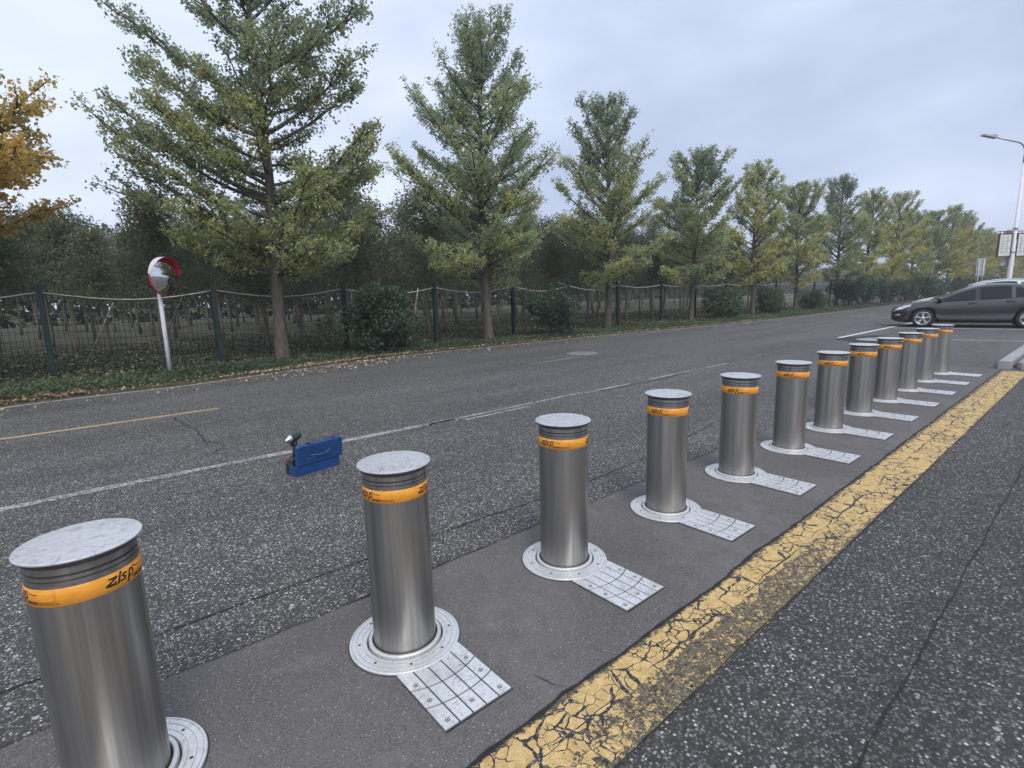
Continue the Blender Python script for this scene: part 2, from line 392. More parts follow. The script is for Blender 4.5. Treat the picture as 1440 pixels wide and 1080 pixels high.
def verge_mat():
    m = MT('verge_earth'); p = m.pos(); a = m.noise(p, 2.2, 5, .6); b = m.noise(p, 40, 4, .7)
    c = m.mix(m.mr(a, .35, .65), (.050, .050, .032), (.088, .080, .058)); c = m.mix(m.mr(b, .5, .7, 0, .7), c, (.15, .13, .095))
    m.set(Base_Color=c, Roughness=.95, Specular_IOR_Level=.15); m.bump(b, .8, .02); return m.m
M['verge'] = verge_mat()
def field_mat():
    m = MT('pale_dry_field'); p = m.pos(); a = m.noise(p, .12, 5, .6)
    m.set(Base_Color=m.mix(m.mr(a, .3, .7), (.085, .088, .062), (.125, .12, .09)), Roughness=1.0); return m.m
M['field'] = field_mat()
M['green_post'] = plain('dark_green_coated_steel', (.006, .024, .022), .45, noise=.25, scale=12)
M['wire'] = plain('dark_green_wire', (.008, .013, .011), .6, .1)
M['rope'] = plain('pale_plastic_pipe', (.50, .50, .47), .55, noise=.2, scale=8)
M['white_paint'] = plain('white_painted_steel', (.72, .72, .74), .42, noise=.10, scale=9)
M['mirror'] = plain('polished_mirror', (.82, .83, .84), .02, 1.0)
M['red_plastic'] = plain('red_plastic', (.50, .022, .045), .38, noise=.1)
M['visor_white'] = plain('pale_visor_back', (.66, .64, .66), .4)
M['galv'] = plain('galvanised_grey', (.45, .46, .48), .45, .5, noise=.15)
def blue_mat():
    m = MT('blue_enamel'); o = m.pos('Object'); f = m.noise(o, 14, 4)
    c = m.mix(m.mr(f, .3, .7), (.008, .048, .165), (.012, .060, .200)); s = m.noise(o, 70, 3, .7); c = m.mix(m.mr(s, .70, .76), c, (.12, .16, .24))
    m.set(Base_Color=c, Roughness=.27, Coat_Weight=.4); return m.m
M['blue'] = blue_mat(); M['blue_worn'] = plain('worn_blue_handle', (.10, .15, .28), .3, .3)
M['black_rubber'] = plain('black_rubber', (.018, .018, .019), .6)
M['black_plastic'] = plain('black_plastic', (.022, .023, .025), .42)
M['tool_green'] = plain('dark_green_tool_plastic', (.020, .045, .038), .42)
M['tool_red'] = plain('red_tool_plastic', (.26, .025, .04), .45)
M['tool_metal'] = plain('pale_tool_metal', (.62, .64, .64), .3, .9)
def carpaint(name, col, metal=.55):
    m = MT(name); f = m.noise(m.pos('Object'), 900, 1)
    m.set(Base_Color=m.mix(f, tuple(c * .85 for c in col), tuple(c * 1.2 for c in col)), Metallic=metal, Roughness=.33, Coat_Weight=.9, Coat_Roughness=.04)
    return m.m
M['grey_car'] = carpaint('dark_grey_metallic_paint', (.040, .040, .041), .4)
M['silver_car'] = carpaint('silver_white_paint', (.62, .63, .65), .25)
M['glass'] = plain('dark_tinted_glass', (.007, .008, .009), .05, 0, .42)
M['lamp_glass'] = plain('headlamp_lens', (.62, .64, .66), .10, .2, .7, coat=.6)
M['alloy'] = plain('silver_alloy', (.66, .66, .67), .3, .85)
M['chrome'] = plain('bright_trim', (.75, .75, .76), .2, 1.0)
def conc_mat(name, a, b):
    m = MT(name); p = m.pos(); f = m.noise(p, 3, 5, .65); g = m.noise(p, 90, 3, .7)
    c = m.mix(m.mr(f, .3, .7), a, b); c = m.mix(m.mr(g, .5, .75, 0, .4), c, tuple(x * .6 for x in a))
    m.set(Base_Color=c, Roughness=.88); m.bump(g, .4, .003); return m.m
M['kerb'] = conc_mat('kerb_granite', (.27, .27, .275), (.40, .40, .405))
M['tile'] = conc_mat('grey_paver', (.20, .20, .20), (.29, .29, .29))
M['sign_panel'] = plain('pale_sign_panel', (.60, .62, .58), .5, noise=.12, scale=5)
M['sign_frame'] = plain('dark_red_frame', (.13, .03, .035), .5)
M['sign_ink'] = plain('grey_green_lettering', (.20, .24, .20), .6)
M['sign_back'] = plain('grey_sign_back', (.36, .38, .38), .55, .3, noise=.1)
M['iron'] = plain('worn_cast_iron', (.26, .26, .255), .55, .4, noise=.3, scale=25)
M['stake'] = plain('weathered_pole', (.26, .235, .20), .85, noise=.3, scale=10)

# ------------------------------------------------------------------ setting
EDGE = [(-40, 8.3), (-10, 8.3), (-.9, 8.33), (.2, 8.5), (1.3, 8.5), (3.3, 8.92), (6.1, 9.42), (9, 9.36), (11.9, 9.3), (18, 8.75), (24, 8.45), (34, 8.5), (60, 8.6), (320, 8.6)]
def cr(xs, ys):
    """monotone-ish smooth interpolation through points"""
    xs = np.array(xs, float); ys = np.array(ys, float); m = np.gradient(ys, xs)
    def f(x):
        x = np.asarray(x, float); i = np.clip(np.searchsorted(xs, x) - 1, 0, len(xs) - 2)
        h = xs[i + 1] - xs[i]; t = np.clip((x - xs[i]) / h, 0, 1)
        return ys[i] * (2 * t**3 - 3 * t**2 + 1) + h * m[i] * (t**3 - 2 * t**2 + t) + ys[i + 1] * (-2 * t**3 + 3 * t**2) + h * m[i + 1] * (t**3 - t**2)
    return f
edge = cr(*zip(*EDGE))
def edge_n(s): return float(edge(s))
S_EDGE = np.concatenate([np.arange(-40, -4, 4.0), np.arange(-4, 40, .4), np.arange(40, 321, 8.0)])
def ribbon(name, ss, lo, hi, z, mat, kind='structure', thick=0.0):
    b = MB(); n = len(ss)
    f = lambda g, s: float(g(s)) if callable(g) else float(g)
    vs = [(s, f(lo, s), z) for s in ss] + [(s, f(hi, s), z) for s in ss]
    fs = [(i, i + 1, n + i + 1, n + i) for i in range(n - 1)]
    b.add(vs, fs)
    o = b.build(name, mat); o['kind'] = kind
    return o
g = MB(); g.add([(-300, -300, -.06), (420, -300, -.06), (420, 350, -.06), (-300, 350, -.06)], [(0, 1, 2, 3)]); tag(g.build('ground', M['field']), kind='structure')
ribbon('road', S_EDGE, -60, lambda s: edge_n(s), 0.0, M['road'])
# verge: earth rising a little from the road to the fence, then the woodland floor
def sheet(name, ss, ns, zf, mat):
    b = MB(); vs = []; A, Bn = len(ss), len(ns)
    for s in ss:
        for k in ns:
            n_ = edge_n(s) - .06 + k; vs.append((s, n_, zf(s, n_, k)))
    fs = [(i * Bn + j, (i + 1) * Bn + j, (i + 1) * Bn + j + 1, i * Bn + j + 1) for i in range(A - 1) for j in range(Bn - 1)]
    b.add(vs, fs, 0, True); o = b.build(name, mat); o['kind'] = 'structure'; return o
from mathutils import noise as mnoise
def verge_z(s, n_, k=None):
    k = n_ - edge_n(s) + .06 if k is None else k
    return 0.006 + .05 * min(1, max(0, k / .7)) + .028 * mnoise.noise(Vector((s * 1.7, n_ * 1.7, 3))) * min(1, max(0, k * 2 - .2))
sheet('verge', S_EDGE, [0, .1, .25, .45, .7, 1.0, 1.35, 1.7, 2.1, 2.6], verge_z, M['verge'])
def wood_z(s, n_, k=None): return .035 + .035 * mnoise.noise(Vector((s * .9, n_ * .9, 8)))
sheet('woodland_floor', S_EDGE, [2.6, 3.0, 3.6, 4.4, 5.4, 6.6, 8, 10, 13, 17, 22, 28, 34, 42], wood_z, M['soil'])
# bollard strip
def wob(seed, amp, f1=2.1): return lambda s: amp * (mnoise.noise(Vector((s * f1, seed, 0))) + .6 * mnoise.noise(Vector((s * f1 * 4.3, seed, 5))) + .35 * mnoise.noise(Vector((s * f1 * 13, seed, 9))))
w1, w2 = wob(1.3, .014), wob(6.1, .016)
SS = np.arange(-6, 11.11, .03)
strip_lo = lambda s: -.645 + w2(s) + .004 * max(0, s - 3); strip_hi = lambda s: .385 + w1(s) + .035 * max(0, s - 5.2) ** 1.1
ribbon('bollard_strip', SS, strip_lo, strip_hi, .008, M['strip'])
ribbon('forecourt', np.arange(-30, 11.2, .6), -60, -.93, .004, M['coarse'])
w3 = wob(9.7, .005)
ribbon('yellow_band', np.arange(-6, 11.02, .05), lambda s: -.932 + w3(s), lambda s: strip_lo(s) + .004, .0060, M['yellow'])
def crack(pts, w, z, seed, amp=.012, step=.025, name='crack'):
    """a thin dark wandering line: pts in plan"""
    P = [np.array(p, float) for p in pts]; out = []
    for a, b_ in zip(P, P[1:]):
        m = max(2, int(np.linalg.norm(b_ - a) / step)); d = (b_ - a) / np.linalg.norm(b_ - a); nn = np.array([-d[1], d[0]])
        for i in range(m):
            q = a + (b_ - a) * i / m; o_ = amp * (mnoise.noise(Vector((q[0] * 3, q[1] * 3, seed))) + .5 * mnoise.noise(Vector((q[0] * 15, q[1] * 15, seed))))
            out.append((q + nn * o_, nn))
    b = MB(); vs = []
    for i, (q, nn) in enumerate(out):
        ww = w * (.45 + .9 * abs(mnoise.noise(Vector((q[0] * 9, q[1] * 9, seed + 4)))) * 1.6) * min(1, (min(i, len(out) - 1 - i) + 1) / 4)
        vs += [(*(q - nn * ww / 2), z), (*(q + nn * ww / 2), z)]
    b.add(vs, [(2 * i, 2 * i + 2, 2 * i + 3, 2 * i + 1) for i in range(len(out) - 1)])
    return tag(b.build(name, M['tar']), kind='structure')
def along(f, a, b_, step=.08): return [(s, f(s)) for s in np.arange(a, b_, step)]
crack(along(strip_lo, -1, 11.1), .017, .012, 1.0, .006)
crack(along(strip_hi, -1, 11.1), .007, .012, 2.0, .004)
crack([(-2, -.93), (11, -.93)], .007, .0095, 3.0, .004)
crack([(-2, -1.385), (4, -1.39), (11, -1.42)], .007, .0085, 4.0, .010)
crack([(1.16, -.50), (1.17, -.58), (1.21, -.645)], .005, .0115, 5.0, .010)
crack([(2.95, -.5), (3.02, -.62)], .003, .0115, 6.0)
crack([(4.9, -.32), (5.1, -.62)], .003, .0115, 6.5)
crack([(-2, .74), (1.4, .72), (2.6, .66), (3.7, .70), (5.5, .95)], .009, .0045, 7.0, .012)
crack([(.98, 5.65), (.95, 5.1), (1.02, 4.6), (.98, 4.2), (1.05, 3.75), (.95, 3.5)], .016, .0045, 8.0, .07)
crack([(5.6, 2.9), (7.2, 2.85), (9.2, 3.05), (12.6, 3.05), (15.5, 3.0)], .03, .0045, 9.0, .03)
crack([(9.4, .4), (10.4, .0), (11.12, -.55)], .006, .0118, 10.0, .004)
crack([(6.6, -1.1), (7.4, -1.25), (7.7, -1.8)], .006, .0088, 11.0, .02)
# painted lines
def line(name, s0, s1, n_, w, mat, z=.004, step=.25):
    ss = np.arange(s0, s1 + 1e-6, step if s1 - s0 > step * 2 else (s1 - s0) / 2)
    f = n_ if callable(n_) else (lambda s: n_)
    return ribbon(name, ss, lambda s: f(s) - w / 2, lambda s: f(s) + w / 2, z, mat)
line('edge_line', -20, 120, lambda s: edge_n(s) - .10, .085, M['paint_edge'], step=.3)
line('lane_line', -8, 3.35, lambda s: 3.12 - .03 * max(0, s), .10, M['paint_lane'])
line('lane_line', 2.9, 5.4, lambda s: 3.02, .055, M['paint_lane'])
line('lane_line', 3.3, 4.4, lambda s: 2.90, .05, M['paint_lane'])
line('lane_line', 5.4, 6.6, lambda s: 2.96, .07, M['paint_lane'])
line('lane_line', 6.9, 9.6, lambda s: 2.97, .06, M['paint_lane'])
line('lane_line', 9.9, 13.2, lambda s: 3.05, .06, M['paint_faint'])
line('centre_line', -3.8, 1.56, 5.82, .085, M['paint_yellow'])
line('centre_line', 7.0, 8.5, 5.83, .07, M['paint_faint'])
line('centre_line', 18.6, 23.4, 5.92, .09, M['paint_faint'])
line('centre_line', 27, 30, 6.0, .1, M['paint_faint'])
line('bay_line', 15.8, 23.6, 3.14, .11, M['paint_white'])

# ------------------------------------------------------------------ bollards
CAP_R, BODY_R, TOP, FL_R = .136, .121, .742, .2158
def bollard_meshes():
    me = {}
    def fin(b, name, mats):
        o = b.build(name, mats); m = o.data; bpy.data.objects.remove(o); me[name] = m
    b = MB()   # domed cap with a rounded rim and a recessed underside
    b.lathe([(0.0008, TOP + .0005), (.06, TOP + .0004), (.118, TOP), (CAP_R - .0012, TOP - .0006)], 72, 0); b.lathe([(CAP_R - .0012, TOP - .0006), (CAP_R, TOP - .0016), (CAP_R, TOP - .0048)], 72, 0, smooth=False)
    b.lathe([(CAP_R, TOP - .0048), (CAP_R - .002, TOP - .0065), (.126, TOP - .019), (.1185, TOP - .023)], 72, 1); fin(b, 'cap', [M['cap'], M['under']])
    b = MB()   # neck: two steel rings with dark grooves between them
    b.rings([(.1185, TOP - .020), (.1190, TOP - .022), (.1190, TOP - .040), (.1155, TOP - .0405), (.1155, TOP - .0445), (.1205, TOP - .045), (.1205, TOP - .0545), (.1185, TOP - .055), (.1185, TOP - .0575), (.1210, TOP - .058), (BODY_R, TOP - .066)], 64, 0)
    fin(b, 'neck_ring', [M['steel']])
    b = MB(); b.lathe([(.1165, TOP - .0406), (.1165, TOP - .0444)], 64, 0); b.lathe([(.1189, TOP - .0551), (.1189, TOP - .0574)], 64, 0); fin(b, 'seal', [M['groove']])
    b = MB(); b.lathe([(BODY_R, TOP - .0658), (BODY_R, -.05)], 72, 0); fin(b, 'sleeve', [M['steel']])
    b = MB(); b.lathe([(BODY_R + .0003, TOP - .0730), (BODY_R + .0011, TOP - .0735), (BODY_R + .0011, TOP - .1195), (BODY_R + .0003, TOP - .1200)], 72, 0); fin(b, 'label_band', [M['orange']])
    b = MB()   # flange: turned grooves
    prof = [(.148, .004), (.150, .0155), (.153, .0165), (.1640, .0165), (.1645, .012), (.1665, .012), (.1670, .0155), (.1865, .0150), (.1870, .0105), (.1892, .0105), (.1897, .0146), (.2045, .0142), (.2050, .0100), (.2070, .0100), (.2075, .0140), (.2135, .0135), (FL_R, .0115), (FL_R, -.01)]
    b.rings(prof, 72, 0); fin(b, 'base_flange', [M['flange']])
    b = MB(); b.rings([(.1275, -.02), (.1275, .0235), (.130, .0255), (.139, .0255), (.1415, .0235), (.1425, .004)], 64, 0); fin(b, 'collar', [M['flange']])
    b = MB(); b.lathe([(.1420, .0042), (.1485, .0042)], 64, 0); b.lathe([(FL_R - .002, .0062), (FL_R + .0045, .0060)], 72, 0); b.box((0, -.3595, .0015), (.2765, .289, .008)); b.lathe([(BODY_R - .001, .006), (.128, .006)], 64, 0); fin(b, 'gap', [M['groove']])
    # cover plate: pads between straight and curved grooves over a dark bed
    hw, x1 = .1343, .4997; g = .0029
    b = MB(); cols = np.linspace(-hw, hw, 6); radii = [FL_R + .001, .315, .408, None]
    for c0, c1 in zip(cols, cols[1:]):
        ya, yb = c0 + (g if c0 > -hw + 1e-6 else 0), c1 - (g if c1 < hw - 1e-6 else 0)
        for i in range(3):
            ys = np.linspace(ya, yb, 5); r0 = radii[i] + (g if i else 0); r1 = None if radii[i + 1] is None else radii[i + 1] - g
            inner = [(sqrt(r0 * r0 - y * y), y) for y in ys]; outer = [((x1 if r1 is None else sqrt(r1 * r1 - y * y)), y) for y in ys]
            lo, hi_ = .009, .0138
            vs = [(x, y, hi_) for x, y in inner] + [(x, y, hi_) for x, y in outer] + [(x, y, lo) for x, y in inner] + [(x, y, lo) for x, y in outer]
            k = 5; fs = [(j, k + j, k + j + 1, j + 1) for j in range(4)]
            fs += [(2 * k + j, j, j + 1, 2 * k + j + 1) for j in range(4)] + [(k + j, 3 * k + j, 3 * k + j + 1, k + j + 1) for j in range(4)]
            fs += [(0, 2 * k, 3 * k, k), (k - 1, 2 * k - 1, 4 * k - 1, 3 * k - 1)]
            b.add(vs, fs, 0)
    ys = np.linspace(-hw, hw, 9); xs = [(sqrt(FL_R**2 - y * y) - .012, y) for y in ys]
    b.add([(x, y, .0095) for x, y in xs] + [(x1 - .0005, y, .0095) for y in ys], [(j, 9 + j, 10 + j, j + 1) for j in range(8)], 1)
    b.box(((x1 + .28) / 2 - .0, 0, .0015), (x1 - .28 - .002, 2 * hw - .002, .015), 1)
    fin(b, 'access_plate', [M['plate'], M['groove']])
    b = MB(); b.lathe([(.0088, 0), (.0088, .0012), (.0064, .0014)], 16, 1); b.lathe([(.0063, .0008), (.0035, .0010), (.0033, .0004)], 16, 0); b.disc(.0034, .0004, 10, 2)
    b.disc(.0064, .0005, 16, 2); fin(b, 'screw', [M['flange'], M['screw'], M['groove']])
    b = MB(); b.lathe([(.0055, 0), (.0055, .0014), (.004, .0018)], 12, 0); b.disc(.0042, .0017, 12, 1); fin(b, 'bolt', [M['screw'], M['groove']])
    return me
def text_mesh(txt, size, shear, offset):
    cu = bpy.data.curves.new('t', 'FONT'); cu.body = txt; cu.size = size; cu.shear = shear; cu.offset = offset; cu.resolution_u = 4
    o = bpy.data.objects.new('t', cu); C.objects.link(o); dg = bpy.context.evaluated_depsgraph_get(); dg.update()
    me = bpy.data.meshes.new_from_object(o.evaluated_get(dg))
    P = [tuple(v.co) for v in me.vertices]; F = [tuple(p.vertices) for p in me.polygons]
    bpy.data.objects.remove(o); bpy.data.curves.remove(cu); bpy.data.meshes.remove(me)
    return P, F
def wrap(b, P, F, th0, z0, r, mi=0):
    """lay flat outlines (x right, y up) round a vertical cylinder; x grows clockwise seen from above = rightwards seen from outside"""
    vs = []
    for x, y, *_ in P:
        t = th0 + x / r; vs.append((r * cos(t), r * sin(t), z0 + y))
    b.add(vs, F, mi)
def stroke_poly(pts, w):
    P = []; F = []; fine = [pts[0]]
    for (x0, y0), (x1, y1) in zip(pts, pts[1:]):
        m = max(1, int(hypot(x1 - x0, y1 - y0) / .005)); fine += [(x0 + (x1 - x0) * i / m, y0 + (y1 - y0) * i / m) for i in range(1, m + 1)]
    for (x0, y0), (x1, y1) in zip(fine, fine[1:]):
        L_ = hypot(x1 - x0, y1 - y0); nx, ny = -(y1 - y0) / L_ * w / 2, (x1 - x0) / L_ * w / 2
        ex, ey = (x1 - x0) / L_ * w * .3, (y1 - y0) / L_ * w * .3; k = len(P)
        P += [(x0 + nx - ex, y0 + ny - ey), (x0 - nx - ex, y0 - ny - ey), (x1 - nx + ex, y1 - ny + ey), (x1 + nx + ex, y1 + ny + ey)]; F.append((k, k + 1, k + 2, k + 3))
    return P, F
def lettering_meshes():
    r = BODY_R + .0014; zb = TOP - .1035
    logo, fine = MB(), MB()
    def it(pts): return [(x * .0200 + y * .0048, y * .0172) for x, y in pts]
    strokes = [([(-.30, 1.0), (.62, 1.0), (-.42, .02), (.50, .02), (.62, .26)], .0080), ([(1.02, .98), (1.02, .0)], .0088), ([(1.05, 1.22), (1.05, 1.46)], .0088),
               ([(1.98, .92), (1.52, .98), (1.40, .72), (1.62, .54), (1.90, .40), (1.82, .06), (1.30, .04)], .0076),
               ([(2.46, 1.0), (2.46, -.62)], .0084), ([(2.44, .06), (2.86, .02), (3.14, .36), (3.06, .86), (2.72, 1.04), (2.40, .92)], .0072)]
    P = []; F = []
    for pts, w in strokes:
        q, f = stroke_poly(it(pts), w * .64); F += [tuple(i + len(P) for i in g) for g in f]; P += q
    W = max(p[0] for p in P)
    glyphs = [[[(0, 0), (0, 1)], [(0, 1), (1, 1)], [(1, 1), (1, 0)], [(0, .5), (1, .5)], [(0, 0), (1, 0)], [(.5, 0), (.5, 1)]],
              [[(0, .8), (1, .8)], [(.5, 1), (.5, 0)], [(.5, .8), (0, 0)], [(.5, .8), (1, 0)], [(.1, .4), (.9, .4)]],
              [[(0, 1), (1, 1)], [(0, 0), (1, 0)], [(.2, 1), (.2, 0)], [(.8, 1), (.8, 0)], [(0, .5), (1, .5)]],
              [[(0, .9), (1, .9)], [(.5, 1), (.5, .5)], [(.1, .5), (.9, .5)], [(.1, .5), (.1, 0)], [(.9, .5), (.9, 0)], [(.1, .05), (.9, .05)]]]
    for k in range(1):
        th = 0.0
        # logo is centred 44 degrees clockwise of the blank square; seen from outside, rightwards = increasing angle
        wrap(logo, [(p[0] - W / 2, p[1]) for p in P], F, th + radians(42), zb, r)
        # long bar running out of the letter p, and a small loop over it
        q, f = stroke_poly([(W * .30, .0195), (W * .44, .0235), (W * .56, .0215), (W * .66, .0165), (W * .95, .0155)], .0024); wrap(logo, q, f, th + radians(42), zb, r)
        q, f = stroke_poly([(-W * .55, -.002), (-W * .20, -.0025)], .0030); wrap(logo, q, f, th + radians(42), zb, r)
        for i, gl in enumerate(glyphs):
            for st in gl:
                q, f = stroke_poly([(W * .46 + i * .0086 + x * .0066 + y * .0012, -.0095 + y * .0075) for x, y in st], .0014); wrap(logo, q, f, th + radians(42), zb, r + .0001 * len(st) )
        for row, (x0, x1) in enumerate(((.0, .050), (.0, .062))):
            x = x0; rr = random.Random(k * 7 + row)
            while x < x1:
                w = rr.uniform(.0014, .0028); fine.add([], [])
                wrap(fine, [(x, 0), (x + w, 0), (x + w, .0032), (x, .0032)], [(0, 1, 2, 3)], th + radians(68.5), TOP - .1090 - row * .0048, r); x += w + .0011
    def fin(b, name, mats):
        o = b.build(name, mats); m = o.data; bpy.data.objects.remove(o); return m
    return fin(logo, 'lettering', [M['ink']]), fin(fine, 'fine_print', [M['print']])
BM = bollard_meshes(); LOGO, FINE = lettering_meshes()
SPACING = .9209
def make_bollard():
    t = thing('steel_bollard', '', 'bollard', group='row of rising steel bollards')
    for nm in ('cap', 'neck_ring', 'sleeve', 'base_flange', 'collar'): link(nm, BM[nm], t)
    link('seal', BM['seal'], [c for c in t.children if c.name.startswith('neck_ring')][0])
    link('gap_seal', BM['gap'], [c for c in t.children if c.name.startswith('collar')][0])
    lb = link('label_band', BM['label_band'], t)
    for k in range(3):
        for nm, me in (('lettering', LOGO), ('fine_print', FINE)):
            o = link(nm, me, lb); o.rotation_euler = (0, 0, 2 * pi * k / 3)
            if nm == 'fine_print': o['kind'] = 'stuff'
    fl = [c for c in t.children if c.name.startswith('base_flange')][0]
    for k in range(8):
        o = link('bolt', BM['bolt'], fl); a = 2 * pi * (k + .5) / 8; o.location = (.177 * cos(a), .177 * sin(a), .0145)
    pl = link('access_plate', BM['access_plate'], t); pl.rotation_euler = (0, 0, radians(-90.6))
    for x, y in ((.47, .107), (.455, .0), (.47, -.107), (.36, .107), (.36, -.107), (.27, .107), (.27, -.107)):
        o = link('screw', BM['screw'], pl); o.location = (x, y, .0136)
    return t
def row_label(i):
    return ['nearest steel bollard, largest, its base cut off by the lower left corner of the photo',
            'steel bollard right of the blue toolbox, second from the near end',
            'steel bollard standing third from the near end of the row',
            'steel bollard standing fourth from the near end of the row',
            'steel bollard standing fifth from the near end of the row',
            'steel bollard standing sixth from the near end of the row',
            'steel bollard standing seventh from the near end of the row, clear of the next one',
            'steel bollard standing fifth from the far end, overlapping the one behind it',
            'steel bollard standing fourth from the far end of the row',
            'steel bollard standing third from the far end, in front of the manhole',
            'steel bollard last but one at the far end, below the car front wheel',
            'steel bollard at the far end of the row, smallest, below the car door'][i]
b0 = make_bollard()
rb = random.Random(3)
BASE_ROT = radians(0)
bol = []
for i in range(12):
    o = b0 if i == 0 else copy_tree(b0)
    o.location = (i * SPACING, .004 * rb.uniform(-1, 1), .004); o['label'] = row_label(i)
    bol.append(o)
# sleeves are turned alike: the label pattern faces the camera side
LBL_ROT = radians(-97)
for o in bol:
    jit = radians(rb.uniform(-4, 4))
    for c in o.children:
        if c.name.split('.')[0] in ('cap', 'neck_ring', 'sleeve', 'label_band'): c.rotation_euler = (0, 0, LBL_ROT + jit)

# ------------------------------------------------------------------ kerb island
def bevel_box(b, c, d, bev=.015, mi=0, rz=0):
    x, y, z = d[0] / 2, d[1] / 2, d[2]
    Rz = Matrix.Rotation(rz, 3, 'Z'); vs = []
    for zz, k in ((0, 0), (z - bev, 0), (z, bev)):
        for sx, sy in ((-1, -1), (1, -1), (1, 1), (-1, 1)): vs.append(Vector(c) + Rz @ Vector((sx * (x - k), sy * (y - k), zz)))
    fs = [(8, 9, 10, 11)] + [(4 * a + i, 4 * a + (i + 1) % 4, 4 * a + 4 + (i + 1) % 4, 4 * a + 4 + i) for a in range(2) for i in range(4)]
    b.add(vs, fs, mi)
isl = thing('kerb_island', 'pale kerbed paved island beyond the far end of the yellow band', 'kerb', (11.25, -.55, 0))
for i in range(9):
    b = MB(); bevel_box(b, (.43 + i * .87, -.075, 0), (.855, .15, .135)); b.build('kerbstone', M['kerb'], isl)
for i in range(5):
    b = MB(); bevel_box(b, (.075, -.70 - i * .87, 0), (.15, .855, .12 + .002 * i), rz=radians(0)); b.build('kerbstone', M['kerb'], isl)
for i in range(10):
    for j in range(6):
        b = MB(); bevel_box(b, (.46 + i * .505, -.45 - j * .505, 0), (.49, .49, .098 + .004 * ((i * 7 + j * 3) % 3)), .006); b.build('paver', M['tile'], isl)

# ------------------------------------------------------------------ manholes
def manhole(x, y, r, label, dark=False):
    b = MB(); t = thing('manhole_cover', label, 'manhole', (x, y, 0))
    b.lathe([(r * .9, .009), (r, .009), (r * 1.02, .002)], 40, 0); b.build('rim', M['iron'] if not dark else M['galv'], t)
    b = MB(); b.lathe([(.001, .0075), (r * .84, .0075), (r * .88, .004)], 40, 0)
    for k in range(5):
        for sgn in (-1, 1):
            pass
    for i in range(-3, 4):
        for j in range(-3, 4):
            if i * i + j * j <= 9: b.box((i * r * .22, j * r * .22, .0085), (r * .12, r * .12, .003))
    b.build('lid', M['iron'] if not dark else M['galv'], t)
    return t
manhole(9.05, 6.28, .36, 'round manhole cover in the road in front of the second green ginkgo tree')
manhole(15.7, 2.35, .34, 'pale manhole cover in a dark tar patch behind the bollards', True)
b = MB(); vs = []
for k in range(40):
    a = 2 * pi * k / 40; rr = 1 + .22 * mnoise.noise(Vector((cos(a) * 1.5, sin(a) * 1.5, 2))); vs.append((15.9 + 1.15 * rr * cos(a), 2.3 + .75 * rr * sin(a), .0035))
b.add(vs, [tuple(range(40))]); tag(b.build('tar_patch', asphalt('tar_patch_asphalt', dark=.02, mid=.045, light=.09)), kind='structure')
# parking bay cross lines, slightly oblique to the road
def cross_line(x0, y0, ang, L_, w, mat):
    b = MB(); d = Vector((cos(ang), sin(ang), 0)); nn = Vector((-d.y, d.x, 0)); p = Vector((x0, y0, .0052)); m = 12
    vs = [];
    for i in range(m + 1): vs += [p + d * L_ * i / m - nn * w / 2, p + d * L_ * i / m + nn * w / 2]
    b.add(vs, [(2 * i, 2 * i + 2, 2 * i + 3, 2 * i + 1) for i in range(m)]); return tag(b.build('bay_line', mat), kind='structure')
CAR_ANG = radians(-77)
cross_line(16.1, 2.6, CAR_ANG, 6, .06, M['paint_white'])
cross_line(20.3, 3.0, CAR_ANG, 6, .10, M['paint_white'])

